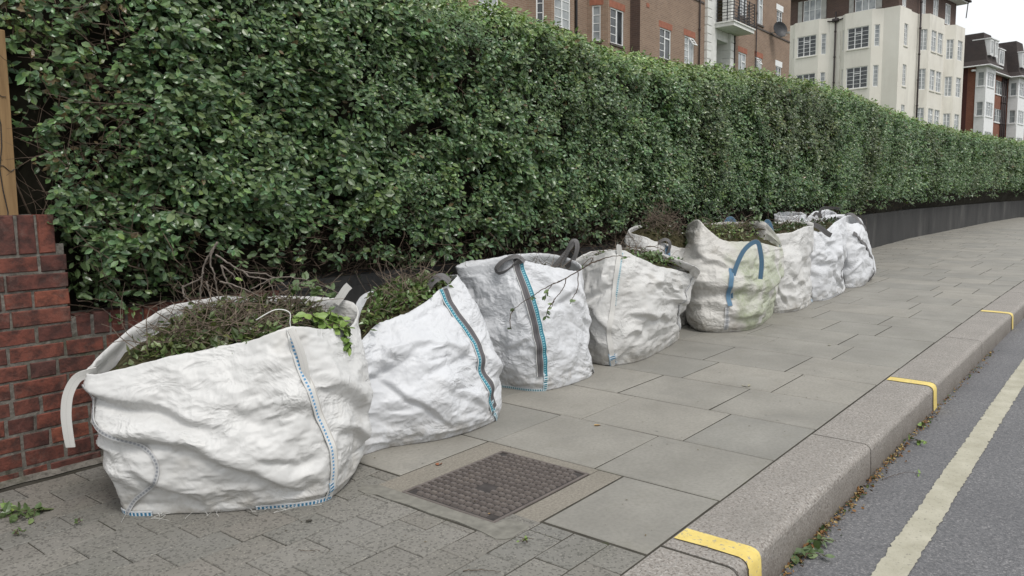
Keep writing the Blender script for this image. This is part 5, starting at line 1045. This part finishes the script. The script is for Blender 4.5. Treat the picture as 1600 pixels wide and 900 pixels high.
# ---- mansard roofed blocks with white bay towers
def mansard(name,label,dx,ridge):
    q=Bld(name,label,'apartment block',FR2,(75.7+dx,24.5,3)); X=lambda x:x+dx; ws=((10.42,11.62),(7.93,9.12),(5.4,6.65))
    q.wall((X(75.8),34),(X(75.8),24.95),3,12.1,'fb4'); q.wall((X(75.8),24.95),(X(75.8),24.3),3,12.1,'fb3')
    q.wall((X(75.73),24.3),(X(75.73),23.5),3,12.1,'white',[W_(.15,.66,a,c,c=1,r=2,g='gl2',sill='white') for a,c in ws])
    q.wall((X(75.73),23.5),(X(78.1),23.5),3,12.1,'white',[W_(.35,2.05,a,c,c=3,r=2,g='gl2',sill='white',fan=1) for a,c in ws])
    q.wall((X(78.1),23.5),(X(78.1),24.5),3,12.1,'white')
    q.wall((X(78.1),24.5),(X(84.5),24.5),3,12.1,'fb3',[W_(a0,a0+2.6,a,c,c=4,r=2,g='gl2',sill='white') for a0 in (.6,3.5) for a,c in ws])
    b=MB(); e=[(75.2,35),(75.2,23.1),(78.5,23.1),(78.6,24.0),(84.5,24.0),(84.5,35)]; t=[(76.0,35),(76.0,23.95),(77.9,23.95),(78.0,24.85),(84.5,24.85),(84.5,35)]
    for i in range(5):
        a,c=e[i],e[i+1];A_,C_=t[i],t[i+1]; L=math.hypot(c[0]-a[0],c[1]-a[1]); m1=lambda u,v,k:(u[0]+(v[0]-u[0])*k,u[1]+(v[1]-u[1])*k)
        g,h=m1(a,A_,.45),m1(c,C_,.45)
        b.face([q.P(X(a[0]),a[1],12.1),q.P(X(c[0]),c[1],12.1),q.P(X(h[0]),h[1],12.55),q.P(X(g[0]),g[1],12.55)],[(0,0),(L,0),(L,.6),(0,.6)])
        b.face([q.P(X(g[0]),g[1],12.55),q.P(X(h[0]),h[1],12.55),q.P(X(C_[0]),C_[1],ridge),q.P(X(A_[0]),A_[1],ridge)],[(0,.6),(L,.6),(L,3),(0,3)])
    b.poly([q.P(X(x),y,ridge) for x,y in t],[tuple(range(6))]); q.add(b,'mansard_roof',M['tile'])
    b=MB(); b.poly([q.P(X(x),y,12.09) for x,y in e],[tuple(range(6))]); 
    for a,c in zip(e[:-1],e[1:]): 
        if a!=(84.5,24.0): b.tube([q.P(X(a[0]),a[1],12.05),q.P(X(c[0]),c[1],12.05)],.06,6)
    q.add(b,'eaves',M['white'])
    for x0,x1,y in ((75.95,76.75,23.35),(77.1,77.9,23.35),(79.6,81.0,24.3),(81.5,82.9,24.3)):
        q.wall((X(x0),y+1.2),(X(x0),y),12.95,14.3,'white',name='dormer_cheek'); q.wall((X(x0),y),(X(x1),y),12.95,14.3,'white',[W_(.08,x1-x0-.08,13.05,14.2,c=2,r=1,g='gl2',fw=.06)],rev=.06,name='dormer_front')
        b=MB(); b.box(q.P(X(x0)-.08,y-.08,14.3),q.P(X(x1)+.08,y+1.4,14.38)); q.add(b,'dormer_roof',M['white'])
    b=MB(); b.box(q.P(X(77.6),26,ridge-.3),q.P(X(78.8),26.8,ridge+.35)); b.box(q.P(X(76.1),29,ridge-.2),q.P(X(77.0),30,ridge+.25)); q.add(b,'chimney',M['fb4'])
    for x in (83.2,83.7,84.2): q.cyl(X(x),24.4,3,12,.07,'pipe')
    return q
m1_=mansard('mansard_apartment_block','red brick block with dark mansard roof and white bay tower, next to the cream block',0,14.9)
m2_=mansard('mansard_apartment_block','farthest mansard roofed block, cut off by the right edge of the photo',8.75,15.4)
cw=FR2.T@np.array([75.5,24.6,11.75])+EYE
cmx=empty('security_camera',cw,'white security camera on the brick side wall under the mansard eaves','camera')
b=MB(); b.box((-.18,-.35,-.08),(.05,-.05,.08),.02); link('housing',b.mesh('housing',M['white']),cmx,(0,0,0))
b=MB(); b.tube([(-.05,-.2,0),(.1,0,.05),(.35,.1,.05)],.03,6); link('bracket',b.mesh('bracket',M['grey']),cmx,(0,0,0))
# ================================================================ litter on the paving and in the gutter
def dead(P,A,N,L,W,c): return leafset(P,A,N,L,W,c,True,.22)
n=900; x=RNG.uniform(2.7,8,n); x=np.where(RNG.random(n)<.5,RNG.choice([3.05,3.2,3.35,3.7,4.1,4.5,5.2],n)+RNG.normal(0,.12,n),x)
y=yk(x)-.30-np.abs(RNG.normal(0,.022,n)); z=-.160+RNG.uniform(0,.012,n); cc=RNG.random(n)[:,None]
c=np.where(cc<.45,np.array([.2,.1,.035]),np.where(cc<.75,np.array([.34,.25,.11]),np.where(cc<.9,np.array([.06,.1,.03]),np.array([.1,.07,.04]))))*RNG.uniform(.6,1.2,(n,1))
L=RNG.uniform(.008,.026,n); V,(t,q),C_=dead(np.stack([x,y,z],1),RNG.normal(0,1,(n,3))*np.array([1,.6,.35]),RNG.normal(0,.5,(n,3))+np.array([0,0,1]),L,L*.6,c)
o=link('gutter_litter',fastmesh('gutter_litter',V,[t,q],M['dead'],C_)); tag(o,'brown and yellow leaf litter gathered along the foot of the kerb','leaf litter',None,'stuff')
n=420; x=RNG.uniform(.8,14,n); y=RNG.uniform(1.3,3.6,n); L=RNG.uniform(.004,.014,n); c=np.array([.07,.055,.03])*RNG.uniform(.4,2.2,(n,1))
V,(t,q),C_=leafset(np.stack([x,y,np.full(n,.004)],1),RNG.normal(0,1,(n,3))*np.array([1,1,.1]),np.tile([0,0,1.],(n,1)),L,L*.5,c)
n=300; x=RNG.uniform(9,30,n); y=yw(x)-np.abs(RNG.normal(0,.5,n))-.05; L=RNG.uniform(.015,.05,n); V2,(t2,q2),C2=leafset(np.stack([x,y,np.full(n,.005)],1),RNG.normal(0,1,(n,3))*np.array([1,1,.1]),np.tile([0,0,1.],(n,1)),L,L*.5,np.array([.12,.1,.07])*RNG.uniform(.3,1.8,(n,1)))
o=link('pavement_crumbs',fastmesh('pavement_crumbs',np.concatenate([V,V2]),[np.concatenate([t,t2+len(V)])],M['dead'],np.concatenate([C_,C2]))); tag(o,'tiny leaf fragments scattered over the paving','leaf fragments',None,'stuff')
def dleaf(mat_c,name):
    k=NM(name,.7,.3); k.base(k.ramp(k.noise(30,3),[(.3,tuple(v*.7 for v in mat_c)),(.7,mat_c)])); M[name]=k.m; return unit_leaf(.12,.08,'fallen_leaf',name)
LY=dleaf((.45,.3,.13),'tan_dead_leaf'); LB=dleaf((.3,.11,.05),'brown_dead_leaf'); LK=dleaf((.05,.045,.035),'dark_dead_leaf'); LP=dleaf((.5,.47,.33),'pale_dead_leaf')
def gpt(px,py,z=0):
    d=AX@np.array([px-800,py-450,1245.]); t=(z-1.25)/d[2]; return EYE+d*t
FL=[((3.13,2.09),LY,.045,'curled tan leaf on the slab just beyond the manhole cover'),((1.86,1.53),LY,.03,'dummy'),((2.23,2.36),LB,.05,'red brown leaf at the left corner of the manhole surround'),((1.88,2.36),LK,.032,'dark flat leaf on the block paving in front of the nearest bag'),((4.9,1.83),LP,.09,'long pale leaf on the slabs midway between bags and kerb'),((5.45,1.9),LP,.04,'small pale leaf on the slabs below the green stained bag')]
px={0:(931,665),2:(688,727),3:(482,816),4:(1171,604),5:(1297,540),1:(762,805)}
FL[1]=((0,0),LY,.026,'tiny tan leaf lying on the near corner of the manhole cover')
for i,(p,me,L,lab) in enumerate(FL):
    w=gpt(*px[i]); o=bpy.data.objects.new('fallen_leaf',me); COL.objects.link(o)
    o.matrix_world=leaf_matrix((w[0]-L*.4,w[1],.006),(1,random.uniform(-.6,.6),.12),(random.uniform(-.2,.2),random.uniform(-.2,.2),1),L); tag(o,lab,'leaf','fallen leaves on the paving')
def ground_sprig(cx,cy,label,n,Ll,spread,mat,z=.004):
    limbs=[]
    for k in range(4):
        a=random.uniform(0,6.28); limbs.append([(cx-spread*.3*math.cos(a),cy-spread*.3*math.sin(a),z+.006),(cx+.2*spread*math.cos(a+.2),cy+.2*spread*math.sin(a+.2),z+.016),(cx+spread*math.cos(a),cy+spread*math.sin(a),z+.014)])
    return sprig('fallen_sprig',label,'sprig',limbs,n,Ll,mat,.002,'twig',.9,.0)
w=gpt(55,803); ground_sprig(w[0],w[1],'green leafy sprig dropped on the block paving left of the nearest bag',30,.05,.10,'leaf1')
w=gpt(38,800); ground_sprig(w[0]-.02,w[1]+.03,'pale green sprig lying over the dropped sprig at the far left',9,.042,.05,'young')
w=gpt(26,838); ground_sprig(w[0],w[1],'tiny scrap of leaves nearest the bottom left corner',7,.022,.03,'leaf1')
w=gpt(122,820); ground_sprig(w[0],w[1],'small scrap of leaves just right of the dropped sprig',6,.016,.025,'leaf1')
w=gpt(820,850); ground_sprig(w[0],w[1],'little weed growing in the block paving joint near the kerb',7,.018,.03,'young')
w=gpt(1262,872,-.16); ground_sprig(w[0],w[1],'dark ivy leaves in the gutter beside the yellow kerb mark',16,.05,.07,'leaf1',-.155)
w=gpt(1285,850,-.16); ground_sprig(w[0],w[1],'dark leaf scrap in the gutter just past the ivy leaves',8,.045,.05,'leaf1',-.155)
w=gpt(1430,692,-.16); ground_sprig(w[0],w[1]-.02,'small green sprig in the gutter by the kerb joint',9,.035,.06,'young',-.155)
w=gpt(1440,668,-.16); ground_sprig(w[0],w[1],'young green scrap in the gutter furthest along the kerb',6,.03,.05,'young',-.155)
w=gpt(1400,745,-.16); sprig('fallen_twig','thin bare twig lying in the road beside the kerb','twig',[[w+np.array([-.1,.04,.006]),w+np.array([0,.0,.01]),w+np.array([.08,-.03,.008]),w+np.array([.1,-.09,.008])]],2,.03,'young',.0016,'twig',.2)
w=gpt(755,894); sprig('fallen_twig','thin dark twig on the block paving at the bottom edge','twig',[[w+np.array([-.04,.05,.006]),w+np.array([0,0,.008]),w+np.array([.03,-.05,.006])]],0,.03,'young',.0018,'twig')
w=gpt(487,860); sprig('fallen_twig','tiny hooked twig on the block paving in front of the nearest bag','twig',[[w+np.array([-.03,.03,.006]),w+np.array([-.02,0,.007]),w+np.array([.01,-.03,.006])]],0,.03,'young',.0014,'twig')
w=gpt(1405,770,-.16)
for o in list(bpy.data.objects):
    if o.type=='MESH' and o.data.users>0 and o.parent is None and 'kind' not in o and 'label' not in o: print('untagged',o.name)
